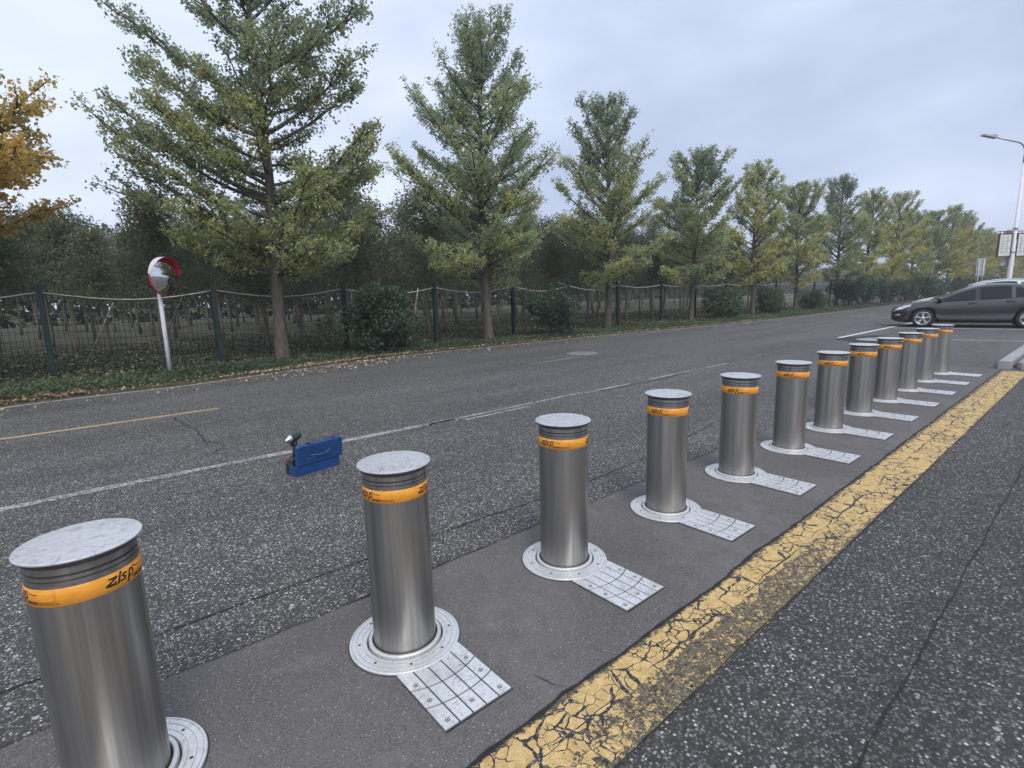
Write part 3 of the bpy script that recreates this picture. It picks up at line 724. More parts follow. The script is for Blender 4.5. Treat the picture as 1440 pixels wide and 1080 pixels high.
# ------------------------------------------------------------------ toolbox and drill
def toolbox():
    ax = atan2(.04, .34)
    t = thing('toolbox', 'open blue metal toolbox standing on the road with its lid raised', 'toolbox', (1.446, 2.424, 0), ax + radians(4))
    L_, W, H = .385, .150, .082; th = .006
    b = MB(); b.box((0, 0, .004), (L_, W, .008))
    for sy in (-1, 1): b.box((0, sy * (W / 2 - th / 2), H / 2 + .004), (L_, th, H - .008))
    for sx in (-1, 1): b.box((sx * (L_ / 2 - th / 2), 0, H / 2 + .004), (th, W - 2 * th, H - .008))
    for sy in (-1, 1): b.tube([(-L_ / 2, sy * W / 2, H), (L_ / 2, sy * W / 2, H)], .004, 6)
    for sx in (-1, 1): b.tube([(sx * L_ / 2, -W / 2, H), (sx * L_ / 2, W / 2, H)], .004, 6)
    b.build('tray', M['blue'], t)
    # lid: hinged along the near long side, opened just past upright
    lid = MB(); LW, LH, LD = L_ + .014, .168, .028; r = .018
    Mx = Matrix.Rotation(radians(7), 3, 'X'); o0 = Vector((.022, -W / 2 - .004, H - .004))
    outl = [(-LW / 2, 0), (LW / 2, 0)]
    for cx, cz, a0 in ((LW / 2 - r, LH - r, 0), (-LW / 2 + r, LH - r, 90)):
        for k in range(6): a = radians(a0 + 18 * k); outl.append((cx + r * cos(a), cz + r * sin(a)))
    n = len(outl)
    def P(x, y, z): return o0 + Mx @ Vector((x, y, z))
    sh = lambda p, k: (p[0] * (1 - k / (LW / 2)), k + (p[1]) * (1 - 2 * k / LH))
    vs = [P(*(sh(p, .006)[0], -.006, sh(p, .006)[1])) for p in outl] + [P(p[0], 0, p[1]) for p in outl] + [P(p[0], LD, p[1]) for p in outl] + [P(sh(p, .007)[0], LD, sh(p, .007)[1]) for p in outl] + [P(sh(p, .007)[0], .004, sh(p, .007)[1]) for p in outl]
    fs = [tuple(reversed(range(n)))]
    for ring in range(4): fs += [(ring * n + i, ring * n + (i + 1) % n, (ring + 1) * n + (i + 1) % n, (ring + 1) * n + i) for i in range(n)]
    fs = [tuple(range(n))] + fs[1:] + [tuple(4 * n + i for i in range(n))]
    lid.add(vs, fs); lo = lid.build('lid', M['blue'], t)
    hd = MB()
    hd.tube([P(-.095, -.010, .075), P(-.070, -.020, .080), P(-.03, -.022, .070), P(.03, -.022, .070), P(.055, -.020, .086), P(.075, -.012, .095)], .0042, 8)
    hd.build('handle', M['blue_worn'], lo)
    st = MB(); st.box(P(-.085, -.0075, .050), (.075, .004, .007), M=Mx); st.box(P(.075, -.0075, .064), (.045, .004, .007), M=Mx); st.build('handle_bracket', M['blue_worn'], lo)
    for x in (-.10, .12):
        lt = MB(); lt.box(P(x, LD * .5, LH + .004), (.03, .016, .007), M=Mx); lt.build('latch', M['black_plastic'], lo)
    return t
TB = toolbox()
def drill():
    t = thing('cordless_drill', 'cordless drill standing upright in the toolbox, black grip and pale head', 'drill', (1.302, 2.428, .012), radians(-68))
    b = MB(); bevel_box(b, (0, 0, .0), (.070, .108, .075), .012); b.build('battery', M['black_plastic'], t)
    b = MB(); bevel_box(b, (-.008, -.050, .080), (.026, .018, .018), .006); b.build('release_button', M['tool_red'], t)
    b = MB(); bevel_box(b, (0, .004, .0745), (.074, .108, .026), .012); b.build('grip_base', M['tool_green'], t)
    b = MB(); b.tube([(0, .008, .095), (0, .012, .130), (0, .020, .175), (0, .026, .205)], [.019, .0165, .018, .022], 12); b.build('grip', M['black_rubber'], t)
    b = MB(); bevel_box(b, (0, -.008, .172), (.014, .020, .022), .004); b.build('trigger', M['black_plastic'], t)
    b = MB(); Mx = Matrix.Translation((0, .03, .225)) @ Matrix.Rotation(radians(90 + 6), 4, 'X')
    b.lathe([(.010, -.056), (.020, -.050), (.026, -.028), (.027, .03), (.025, .045)], 20, 0, Mx); b.disc(.010, -.056, 20, 0, Mx, up=False); b.build('motor_housing', M['tool_green'], t)
    b = MB(); b.lathe([(.0262, .044), (.025, .060), (.019, .070), (.014, .078), (.011, .092), (.004, .096)], 20, 0, Mx); b.disc(.004, .096, 20, 0, Mx); b.build('chuck', M['tool_metal'], t)
    t.scale = (.98, .98, 1.24)
    return t
drill()

# ------------------------------------------------------------------ cars
def make_car(name, label, paint, loc, rz, zs=1.0, rails=False):
    t = thing(name, label, 'car', loc, rz)
    Lc, WB, XF = 4.36, 2.67, .90; XR = XF + WB; WR = .318
    ztop = cr([0, .03, .10, .25, .55, .80, 1.03, 1.35, 1.68, 2.02, 2.4, 2.75, 3.2, 3.65, 3.95, 4.15, 4.30, 4.36], [z * zs for z in [.56, .66, .72, .77, .85, .895, .935, 1.06, 1.205, 1.345, 1.445, 1.475, 1.46, 1.40, 1.30, 1.16, 1.02, .85]])
    zbelt_ = cr([0, .1, .3, .6, .9, 1.05, 1.6, 2.4, 3.2, 3.7, 4.0, 4.3, 4.36], [z * zs for z in [.47, .60, .66, .735, .79, .825, .865, .915, .965, 1.0, .98, .90, .75]])
    width = cr([0, .05, .15, .35, .65, 1.0, 1.6, 2.8, 3.5, 4.0, 4.25, 4.36], [.40, .56, .69, .80, .875, .905, .912, .912, .90, .85, .76, .66])
    cab = lambda x: float(np.clip((x - .95) / 1.15, 0, 1)) ** .8 * float(np.clip((4.40 - x) / .75, 0, 1)) ** .4
    zbot = cr([0, .12, .3, 1, 3, 4, 4.36], [.27, .22, .19, .19, .19, .22, .32])
    def arch(x):
        z = 0
        for xc in (XF, XR):
            d = abs(x - xc)
            if d < .375: z = max(z, WR + sqrt(.375**2 - d * d))
        return z
    def section(x):
        w = float(width(x)); zt = float(ztop(x)); zb = float(zbot(x)); zl = min(float(zbelt_(x)), zt - .05); c = cab(x)
        yr = w * (.86 * (1 - c) + .655 * c); zg = zt - (.028 * (1 - c) + .075 * c)
        zg = max(zg, zl + .012)
        pr = [(w * .90, zb), (w * .975, zb + .05), (w * 1.0, zb + .105), (w * .972, zb + .165), (w * .985, zb + (zl - zb) * .45), (w * 1.0, zb + (zl - zb) * .72), (w * .985, zb + (zl - zb) * .86), (w * .945, zl), (w * .915, zl + .012),
              (yr + (w * .915 - yr) * .45, zl + (zg - zl) * .55), (yr, zg), (yr - .07, zg + (zt - zg) * .62), (yr * .55, zt - .006), (0, zt)]
        return pr
    def surf(x, v, side, off=0.0):
        """v: 0 sill .. 13 roof centre"""
        pr = section(x); i = min(int(v), len(pr) - 2); f = v - i
        y = pr[i][0] * (1 - f) + pr[i + 1][0] * f; z = pr[i][1] * (1 - f) + pr[i + 1][1] * f
        dy, dz = pr[i + 1][0] - pr[i][0], pr[i + 1][1] - pr[i][1]; l = hypot(dy, dz) or 1
        y += off * dz / l; z -= off * dy / l
        return Vector((x, side * y, z))
    xs = sorted(set([0, .015, .05] + list(np.round(np.arange(.1, 4.33, .045), 4)) + [4.34, 4.36]))
    b = MB(); nv = 14
    for side in (-1, 1):
        vs = []
        for x in xs:
            a = arch(x)
            for y, z in section(x): vs.append((x, side * y, max(z, min(a, float(ztop(x)) - .1)) if y > .5 else z))
        fs = []
        for i in range(len(xs) - 1):
            for j in range(nv - 1):
                q = (i * nv + j, (i + 1) * nv + j, (i + 1) * nv + j + 1, i * nv + j + 1); fs.append(q if side < 0 else tuple(reversed(q)))
        b.add(vs, fs, 0, True)
    e0 = [(0, s * y, z) for s in (1,) for y, z in section(0)] + [(0, -y, z) for y, z in reversed(section(0))][1:]; b.add(e0, [tuple(range(len(e0)))])
    e1 = [(Lc, y, z) for y, z in section(Lc)] + [(Lc, -y, z) for y, z in reversed(section(Lc))][1:]; b.add(e1, [tuple(reversed(range(len(e1))))])
    body = b.build('body', paint, t)
    b = MB(); b.box((2.18, 0, .30), (3.9, 1.30, .26)); b.box((.9, 0, .5), (.78, 1.2, .5)); b.box((XR, 0, .5), (.78, 1.2, .5)); b.build('underbody', M['black_plastic'], t)
    def patch(nm, mat, poly, side, off=.005, parent=t, n=10, m=5):
        """poly: (x, v_low, v_high) stations from front to back"""
        X = [p[0] for p in poly]; lo = [p[1] for p in poly]; hi = [p[2] for p in poly]; bb = MB(); vs = []
        for x in np.linspace(X[0], X[-1], n + 1):
            a, c = np.interp(x, X, lo), np.interp(x, X, hi)
            for j in range(m + 1): vs.append(surf(x, a + (c - a) * j / m, side, off))
        fs = []
        for i in range(n):
            for j in range(m):
                q = (i * (m + 1) + j, (i + 1) * (m + 1) + j, (i + 1) * (m + 1) + j + 1, i * (m + 1) + j + 1); fs.append(q if side < 0 else tuple(reversed(q)))
        bb.add(vs, fs, 0, True); return bb.build(nm, mat, parent)
    for side in (-1, 1):
        patch('side_window', M['glass'], [(1.10, 8.05, 8.2), (1.45, 8.05, 9.45), (1.75, 8.05, 9.85), (2.22, 8.05, 9.9)], side, .005)
        patch('side_window', M['glass'], [(2.34, 8.05, 9.9), (2.8, 8.05, 9.9), (3.10, 8.05, 9.85)], side, .005)
        patch('side_window', M['glass'], [(3.20, 8.1, 9.8), (3.45, 8.15, 9.6), (3.68, 8.4, 9.1)], side, .005)
        patch('pillar_trim', M['black_plastic'], [(2.22, 8.0, 9.95), (2.34, 8.0, 9.95)], side, .004)
        patch('headlight', M['lamp_glass'], [(.05, 6.6, 7.3), (.15, 6.3, 8.6), (.35, 6.9, 9.6), (.55, 8.4, 9.5)], side, .006)
        patch('fog_light', M['lamp_glass'], [(.12, 4.05, 4.35), (.2, 4.0, 4.6), (.27, 4.2, 4.5)], side, .006, n=4, m=2)
        patch('sill_trim', M['black_plastic'], [(1.30, .05, .9), (3.18, .05, .9)], side, .006)
        patch('bumper_trim', M['black_plastic'], [(.02, .05, 2.2), (.3, .05, 1.6), (.5, .05, .9)], side, .006)
        for xa, v0, v1 in ((1.24, 1.2, 7.0), (2.29, 1.2, 7.95), (3.13, 3.6, 7.95)):
            patch('door_seam', M['groove'], [(xa, v0, v1), (xa + .014, v0, v1)], side, .004, n=1, m=10)
        for xh in (2.06, 2.98):
            bb = MB(); bb.tube([surf(xh, 6.35, side, .004), surf(xh + .04, 6.38, side, .035), surf(xh + .16, 6.4, side, .035), surf(xh + .2, 6.4, side, .004)], .014, 8); bb.build('door_handle', paint, t)
        bb = MB(); q = surf(1.30, 8.1, side, .10); bb.lathe([(.012, -.10), (.055, -.085), (.068, -.03), (.066, .03), (.04, .075), (.01, .085)], 14, 0, Matrix.Translation(q + Vector((0, 0, .045))) @ Matrix.Rotation(radians(90), 4, 'X') @ Matrix.Scale(1.15, 4, (1, 0, 0)))
        bb.box(q + Vector((.01, -side * .08, .0)), (.06, .10, .03), 1); bb.build('wing_mirror', [paint, M['black_plastic']], t)
        if rails:
            bb = MB(); bb.tube([surf(x, 10.6, side, .045 if 1.85 < x < 3.6 else .004) for x in (1.8, 1.9, 2.3, 2.8, 3.3, 3.55, 3.65)], .017, 8); bb.build('roof_rail', M['chrome'], t)
    bb = MB(); vs = []   # windscreen
    xsw = np.linspace(1.12, 1.98, 8); ys = np.linspace(-1, 1, 9)
    for x in xsw:
        pr = section(x)
        for y in ys:
            yy = y * (pr[11][0] - .02); zz = np.interp(abs(yy), [0, pr[12][0], pr[11][0]], [pr[13][1], pr[12][1], pr[11][1]]); vs.append((x - .004, yy, zz + .008))
    bb.add(vs, [(i * 9 + j, (i + 1) * 9 + j, (i + 1) * 9 + j + 1, i * 9 + j + 1) for i in range(7) for j in range(8)], 0, True); bb.build('windscreen', M['glass'], t)
    for xc in (XF, XR):
        for side in (-1, 1):
            Mw = Matrix.Translation((xc, side * .79, WR)) @ Matrix.Rotation(-side * radians(90), 4, 'X')
            w = MB(); w.lathe([(.205, -.10), (.29, -.105), (.312, -.085), (WR, -.04), (WR, .05), (.312, .085), (.29, .098), (.222, .092), (.205, .075)], 40, 0, Mw); wo = w.build('wheel', M['black_rubber'], t)
            r = MB(); r.lathe([(.225, .094), (.222, .099), (.208, .098), (.195, .06), (.19, -.06)], 36, 0, Mw)
            for k in range(5):
                for d in (-.13, .13):
                    a = 2 * pi * k / 5 + .3; a1 = a + d
                    p0 = Vector((.045 * cos(a + d * .5), .045 * sin(a + d * .5), .085)); p1 = Vector((.208 * cos(a1), .208 * sin(a1), .088))
                    dd = (p1 - p0).normalized(); nn = Vector((-dd.y, dd.x, 0))
                    q = [p0 - nn * .016, p0 + nn * .016, p1 + nn * .018, p1 - nn * .018]
                    r.add([Mw @ v for v in q] + [Mw @ (v - Vector((0, 0, .03))) for v in q], [(0, 3, 2, 1), (0, 1, 5, 4), (2, 3, 7, 6), (3, 0, 4, 7), (1, 2, 6, 5)])
            r.lathe([(.001, .098), (.05, .094), (.058, .07)], 20, 0, Mw); r.build('rim', M['alloy'], wo)
            d_ = MB(); d_.disc(.2, .035, 30, 0, Mw); d_.build('brake_disc', M['under'], wo)
    return t
def car_origin(fx, fy, ang, side):
    """place so that the front wheel on the near side touches (fx, fy)"""
    d = Vector((cos(ang), sin(ang))); nn = Vector((-d.y, d.x)); q = Vector((fx, fy)) - d * .90 * .9 - nn * side * .86 * .9
    return (q.x, q.y, 0)
FW = (21.0, 2.42)
make_car('parked_car', 'dark grey hatchback parked side on beyond the bollards', M['grey_car'], car_origin(*FW, CAR_ANG, -1), CAR_ANG).scale = (.925, .9, .905)
make_car('parked_car', 'silver white car with roof rails mostly hidden behind the dark grey hatchback', M['silver_car'], car_origin(FW[0] + 2.75, FW[1] + .15, CAR_ANG, -1), CAR_ANG, 1.09, True).scale = (.92,) * 3

# ------------------------------------------------------------------ fence
POSTS = [-5.9, -3.0, -.17, 2.57, 5.34, 7.97, 10.83, 13.36, 16.1, 18.93, 21.58, 24.4, 27.2, 29.9, 32.5, 35.3, 38.1, 40.9, 43.7, 46.5, 49.3, 52.1, 54.9, 57.7, 60.5]
FN = 10.72; FH = 1.62
fence = thing('wire_mesh_fence', 'long dark green wire mesh fence with posts along the trees', 'fence', (0, FN, 0))
b = MB(); b.box((0, 0, .85), (.085, .085, 1.78)); b.box((0, 0, 1.755), (.10, .10, .03)); b.box((0, -.05, 1.55), (.03, .02, .05)); b.box((0, -.05, .9), (.03, .02, .05))
po = b.build('post', M['green_post'], fence); pm = po.data
for i, s in enumerate(POSTS):
    o = po if i == 0 else link('post', pm, fence)
    o.location = (s, 0, 0); o.rotation_euler = (radians(random.uniform(-1.0, 1.0)), radians(random.uniform(-1.2, 1.2)), random.uniform(-.1, .1))
for i, (a, c) in enumerate(zip(POSTS, POSTS[1:])):
    b = MB(); far = a > 26; st = .08 if a < 14 else (.09 if not far else .2); r = .0042 if a < 14 else (.0046 if not far else .0055)
    sag = lambda x: FH - .16 * sin(pi * (x - a) / (c - a)) * (1.0 if i < 8 else .6)
    k = int((c - a) / st)
    for j in range(1, k):
        x = a + (c - a) * j / k; zt = sag(x); jx = random.uniform(-.006, .006)
        b.tube([(x + jx, random.uniform(-.015, .015), .02), (x, 0, zt * .5), (x, 0, zt)], r, 3, 0, False, False)
    for h in np.arange(.08, 1.0, .085 if a < 14 else .13):
        pts = [(x, .02 * sin(x * 3), .04 + h * (sag(x) - .06)) for x in np.linspace(a, c, 5)]; b.tube(pts, r, 3, 0, False, False)
    o = b.build('wire_mesh', M['wire'], fence); o['kind'] = 'stuff'
    if i in (9, 10): pass
    b = MB(); b.tube([(x, -.01, sag(x) + .01) for x in np.linspace(a + .05, c - .05, 9)], .011, 6); b.build('top_pipe', M['rope'], fence)

# ------------------------------------------------------------------ convex mirror
t = thing('traffic_mirror', 'round convex traffic mirror with red hood on a white post before the fence', 'mirror', (1.51, 10.00, 0))
b = MB(); b.tube([(0, 0, 0), (0, 0, 1.0), (0, 0, 2.0)], .038, 14); b.disc(.038, 2.0, 14); b.build('post', M['white_paint'], t)
MR = .345; MC = Vector((.085, -.15, 1.86))
fd = Vector((.0336 - 1.46, -1.734 - 10.02, 0)).normalized()
fd = Matrix.Rotation(radians(50), 3, 'Z') @ fd; fd.z = -.03; fd.normalize()
MX = Matrix.Translation(MC) @ fd.to_track_quat('Z', 'Y').to_matrix().to_4x4()
b = MB(); b.lathe([(.001 + MR * k / 12, .115 * (1 - (k / 12) ** 2)) for k in range(13)], 48, 0, MX); b.build('mirror_face', M['mirror'], t)
b = MB(); b.lathe([(MR - .012, .012), (MR + .001, .010), (MR + .004, .004), (MR + .002, -.014), (MR - .05, -.05), (.001, -.06)], 48, 0, MX); b.build('frame', M['red_plastic'], t)
vo = MB(); vs = []; n = 26
upl = (MX.to_3x3().inverted() @ Vector((0, 0, 1))); a0 = atan2(upl.y, upl.x)
for k in range(n + 1):
    a = a0 + radians(-84 + 168 * k / n); d = .085 * max(0.0, sin(pi * k / n)) ** .6 + .01
    for rr, zz in ((MR + .012, -.01), (MR + .014, .02 + d), (MR + .009, .02 + d), (MR + .0085, -.01)): vs.append(MX @ Vector((rr * cos(a), rr * sin(a), zz)))
fs = []; fm = []
for k in range(n):
    for j in range(4):
        fs.append((k * 4 + j, (k + 1) * 4 + j, (k + 1) * 4 + (j + 1) % 4, k * 4 + (j + 1) % 4))
for i_, f in enumerate(fs): vo_mi = 0 if i_ % 4 == 0 else 1; vo.add([vs[q] for q in f], [(0, 1, 2, 3)], vo_mi)
vo.build('hood', [M['visor_white'], M['red_plastic']], t)
b = MB(); b.box(MC - fd * .09 + Vector((0, 0, .0)), (.08, .08, .05)); b.tube([MC - fd * .055, (0, 0, 1.86)], .02, 8); b.build('bracket', M['galv'], t)

# ------------------------------------------------------------------ street lamp and signs
t = thing('street_lamp', 'tall white street lamp with a curved arm behind the parked cars', 'street lamp', (50, 3.55, 0))
adir = Vector((-.756, .654, 0)).normalized()
pts = [(0, 0, 0), (0, 0, 5), (0, 0, 9.3)]
b = MB(); arm = [Vector((0, 0, 9.2)), Vector((0, 0, 9.8))] + [adir * (.7 * (1 - cos(radians(a)))) + Vector((0, 0, 9.8 + .7 * sin(radians(a)))) for a in (20, 40, 60, 75)] + [adir * 1.2 + Vector((0, 0, 10.62)), adir * 2.1 + Vector((0, 0, 10.82))]
b.tube([(0, 0, 0), (0, 0, .5), (0, 0, 4.2), (0, 0, 4.25), (0, 0, 9.2)], [.155, .15, .13, .105, .075], 16); b.build('pole', M['white_paint'], t)
b = MB(); b.tube(arm, [.085, .075, .068, .06, .055, .05, .048, .042], 10); b.build('arm', M['galv'], t)
b = MB(); p = adir * 2.55 + Vector((0, 0, 10.90)); b.box(p, (.95, .30, .10), rz=atan2(adir.y, adir.x), M=Matrix.Rotation(atan2(adir.y, adir.x), 3, 'Z') @ Matrix.Rotation(radians(-12), 3, 'Y')); b.box(p + adir * -.35 + Vector((0, 0, .04)), (.3, .22, .1), M=Matrix.Rotation(atan2(adir.y, adir.x), 3, 'Z') @ Matrix.Rotation(radians(-12), 3, 'Y')); b.build('lamp_head', M['galv'], t)
for z in (3.35, 4.9): b = MB(); b.tube([(0, 0, z), (0, 0, z + .12)], .155, 14); b.build('clamp', M['galv'], t)
pd = Vector((.756, -.654, 0)).normalized(); nd = Vector((-.654, -.756, 0)).normalized(); rzp = atan2(pd.y, pd.x)
for sgn, lab in ((-1, 'left one of the two pale banner boxes on the street lamp pole'), (1, 'right one of the two pale banner boxes on the street lamp pole')):
    s_ = thing('banner_box', lab, 'sign', (50 + pd.x * sgn * .62, 3.55 + pd.y * sgn * .62, 3.85), rzp, 'banner boxes on the lamp pole')
    b = MB(); b.box((0, 0, 0), (.80, .10, 1.42)); b.build('panel', M['sign_panel'], s_)
    b = MB()
    for x in (-.42, .42): b.box((x, 0, 0), (.055, .14, 1.58))
    for z in (-.76, .76): b.box((0, 0, z), (.79, .138, .06))
    for x in (-.38, -.13, .13, .38): b.box((x, 0, .86), (.03, .03, .15))
    b.tube([(-.5, 0, .93), (.5, 0, .93)], .025, 6); b.build('frame', M['sign_frame'], s_)
    b = MB(); rr = random.Random(5 + sgn)
    for x in (-.16, .14):
        for k in range(6):
            z = .48 - k * .185
            for q in range(3): b.box((x + rr.uniform(-.01, .01), -.0515, z - .05 + q * .05), (rr.uniform(.09, .15), .004, .016))
            b.box((x + rr.uniform(-.04, .04), -.0525, z), (.018, .004, .12))
    b.build('lettering', M['sign_ink'], s_)
    b = MB(); b.tube([(-sgn * .42, 0, .55), (-sgn * .62, 0, .55)], .03, 6); b.tube([(-sgn * .42, 0, -.55), (-sgn * .62, 0, -.55)], .03, 6); b.build('bracket', M['sign_frame'], s_)
s_ = thing('warning_sign', 'grey back of a triangular sign fixed to the street lamp pole', 'sign', (50.12, 3.72, 2.55), rzp)
b = MB(); tri = [(-.52, .26), (.52, .26), (.0, 1.16)]; tri = [(-.52, 0), (-.46, -.06), (.46, -.06), (.52, 0), (.06, .84), (-.06, .84)]
vs = [(x, 0, z) for x, z in tri] + [(x, .03, z) for x, z in tri]; b.add(vs, [tuple(range(6)), tuple(reversed(range(6, 12)))] + [(i, 6 + i, 6 + (i + 1) % 6, (i + 1) % 6) for i in range(6)]); b.build('panel', M['sign_back'], s_)
b = MB(); b.box((0, -.02, .25), (.5, .03, .05)); b.box((0, -.02, .5), (.3, .03, .05)); b.build('rail', M['galv'], s_)
s_ = thing('road_sign', 'small grey back of a road sign on two legs left of the street lamp', 'sign', (62, 6.75, 0), rzp)
b = MB(); b.box((0, 0, 2.75), (.78, .04, 1.5)); b.build('panel', M['sign_back'], s_)
for x in (-.2, .2):
    b = MB(); b.tube([(x, -.05, 0), (x, -.05, 3.4)], .04, 8); b.build('leg', M['galv'], s_)
b = MB(); b.box((0, -.04, 3.0), (.74, .03, .06)); b.box((0, -.04, 2.4), (.74, .03, .06)); b.build('rail', M['galv'], s_)

# ------------------------------------------------------------------ foliage
def leaves(centers, size, tint, spread=1.0, up=.35, aspect=.95, r=rng, dirs=None):
    """kite-shaped folded leaves; returns verts, faces, tint"""
    n = len(centers); d = r.normal(size=(n, 3)) if dirs is None else dirs + r.normal(size=(n, 3)) * spread
    d /= np.linalg.norm(d, axis=1, keepdims=True) + 1e-9
    nn = r.normal(size=(n, 3)); nn[:, 2] = np.abs(nn[:, 2]) + up; nn -= d * np.sum(nn * d, 1, keepdims=True); nn /= np.linalg.norm(nn, axis=1, keepdims=True) + 1e-9
    s = np.cross(d, nn); L_ = (size * r.uniform(.7, 1.25, n))[:, None]; W = L_ * aspect * .5
    v = np.empty((n, 4, 3)); v[:, 0] = centers - d * L_ * .5; v[:, 1] = centers + d * L_ * .18 + s * W + nn * L_ * .12; v[:, 2] = centers + d * L_ * .5; v[:, 3] = centers + d * L_ * .18 - s * W + nn * L_ * .12
    f = np.arange(n * 4).reshape(n, 4)
    return v.reshape(-1, 3), f, np.repeat(tint, 4)
def branch_pts(p0, az, el, L_, n=6, lift=.25, r=None, wob=.10):
    pts = [np.array(p0, float)]; e = el
    for i in range(n):
        a = az + r.normal() * wob; e2 = e + lift * (i / n) + r.normal() * wob * .6
        pts.append(pts[-1] + np.array([cos(a) * cos(e2), sin(a) * cos(e2), sin(e2)]) * L_ / n)
    return np.array(pts)
def sample(pts, t):
    i = np.minimum((t * (len(pts) - 1)).astype(int), len(pts) - 2); f = (t * (len(pts) - 1) - i)[:, None]
    return pts[i] * (1 - f) + pts[i + 1] * f
def ginkgo(seed, H, R, zb, nprim, per_m, leaf, extra=(), shape=1.0, lean=(0, 0), skip=None, size=.062, dens=1.0, bare=0, flat=0.0, low_every=3):
    r = np.random.default_rng(seed); tk = MB()
    ns = 14; tr = np.array([[lean[0] * max(0, z / H) ** 1.5 + .05 * sin(z * .9 + seed), lean[1] * max(0, z / H) ** 1.5 + .05 * cos(z * .7 + seed), z] for z in np.linspace(-.05, H * .97, ns)])
    rt = [.125 * (H / 8) * (1 - .93 * (k / (ns - 1))) ** .9 + .004 for k in range(ns)]; r0_ = rt[0]
    tk.tube(np.insert(tr, 1, tr[0] * .65 + tr[1] * .35, 0), [r0_ * 1.4, r0_ * 1.08] + rt[1:], 12)
    def trunk_at(z): return sample(tr, np.array([np.clip(z / (H * .97), 0, 1)]))[0]
    prim = []
    for k in range(nprim):
        u = (k + r.uniform(0, 1)) / nprim; z = zb + (H * .96 - zb) * u ** 1.08
        az = k * 2.39996 + r.normal() * .35; q = (z - zb) / (H - zb)
        low = q < .22 and k % low_every == 0 and low_every < 50
        prof = (.74 + .26 * min(1, q / .14)) * (1 - q ** shape) ** .78 + .06
        el = (r.uniform(-.14, .10) if low else .26 - flat + .66 * q + r.normal() * .11)
        L_ = R * prof * r.choice([.74, .88, 1.0, 1.1, 1.2])
        if skip is not None and skip(az, q): continue
        L_ = L_ * (.66 if low else 1.0) / max(.45, cos(el + (.0 if low else .16)))
        if not low: L_ = min(L_, (H * 1.0 - z) / max(.1, sin(min(1.5, el + .2))))
        prim.append((trunk_at(z), az, el, L_))
    for tip, z0 in extra:
        z0 = max(1.9, tip[2] - .55 * hypot(tip[0], tip[1])); p = trunk_at(z0); d = np.array(tip) - p; L_ = np.linalg.norm(d); prim.append((p, atan2(d[1], d[0]), math.asin(d[2] / L_) - .08, L_ * 1.02))
    cs, ti, di = [], [], []
    def spurs(pts, L_, t0, rad, shade):
        n = max(3, int(L_ * per_m * dens * (1 - t0))); t = t0 + (1 - t0) * r.uniform(0, 1, n) ** .75; c = sample(pts, t)
        rr = rad * (1.0 - .55 * t)[:, None]; c = c + r.normal(size=(n, 3)) * rr * np.array([1, 1, .8])
        base = shade + r.normal(size=n) * .07
        for _ in range(leaf):
            cs.append(c + r.normal(size=(n, 3)) * .042); ti.append(base + r.normal(size=n) * .06)
            dd = (c - sample(pts, t)); di.append(dd / (np.linalg.norm(dd, axis=1, keepdims=True) + 1e-6))
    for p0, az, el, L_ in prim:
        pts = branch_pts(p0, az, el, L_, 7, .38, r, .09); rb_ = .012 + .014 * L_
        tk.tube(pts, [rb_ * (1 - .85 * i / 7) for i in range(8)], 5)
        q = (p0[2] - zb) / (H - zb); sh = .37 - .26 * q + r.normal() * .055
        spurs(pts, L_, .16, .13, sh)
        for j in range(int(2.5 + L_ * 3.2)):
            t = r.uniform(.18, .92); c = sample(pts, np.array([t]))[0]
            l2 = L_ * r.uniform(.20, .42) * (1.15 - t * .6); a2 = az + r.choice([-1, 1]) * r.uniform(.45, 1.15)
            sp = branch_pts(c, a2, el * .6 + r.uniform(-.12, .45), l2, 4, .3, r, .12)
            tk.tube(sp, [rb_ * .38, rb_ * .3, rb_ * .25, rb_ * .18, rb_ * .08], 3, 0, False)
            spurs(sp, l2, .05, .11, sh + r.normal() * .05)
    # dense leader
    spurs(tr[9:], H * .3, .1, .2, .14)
    for k in range(bare):
        p = trunk_at(H * r.uniform(.6, .95)); bp = branch_pts(p, r.uniform(0, 6.28), r.uniform(.6, 1.2), r.uniform(1.0, 1.9), 6, .2, r, .15); tk.tube(bp, [.014 * (1 - i / 7) for i in range(7)], 4)
        for j in range(4):
            c = bp[2 + j]; tw = branch_pts(c, r.uniform(0, 6.28), r.uniform(.2, 1.0), .35, 3, .1, r, .1); tk.tube(tw, [.006, .004, .003, .001], 3)
    c = np.concatenate(cs); tt = np.concatenate(ti); d = np.concatenate(di)
    ok = (c[:, 2] > zb - .5) & (c[:, 2] < H * 1.01); c, tt, d = c[ok], tt[ok], d[ok]
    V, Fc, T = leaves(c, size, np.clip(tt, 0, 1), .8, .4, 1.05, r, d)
    return tk, V, Fc, T
tri_total = 0
def ginkgo_tree(data, label, loc, rz, color, group='roadside ginkgo trees', src=None, scale=1.0):
    t = thing('ginkgo_tree', label, 'tree', loc, rz, group); t.scale = (scale,) * 3
    tm, cm = data
    link('trunk', tm, t); cr_ = link('crown', cm, t); cr_.color = (*color, 1)
    return t
def gk(*a, **k):
    tk, V, Fc, T = ginkgo(*a, **k)
    o = tk.build('trunk', M['bark_pale']); tm = o.data; bpy.data.objects.remove(o)
    return tm, np_mesh('crown', V, Fc, M['ginkgo'], T)
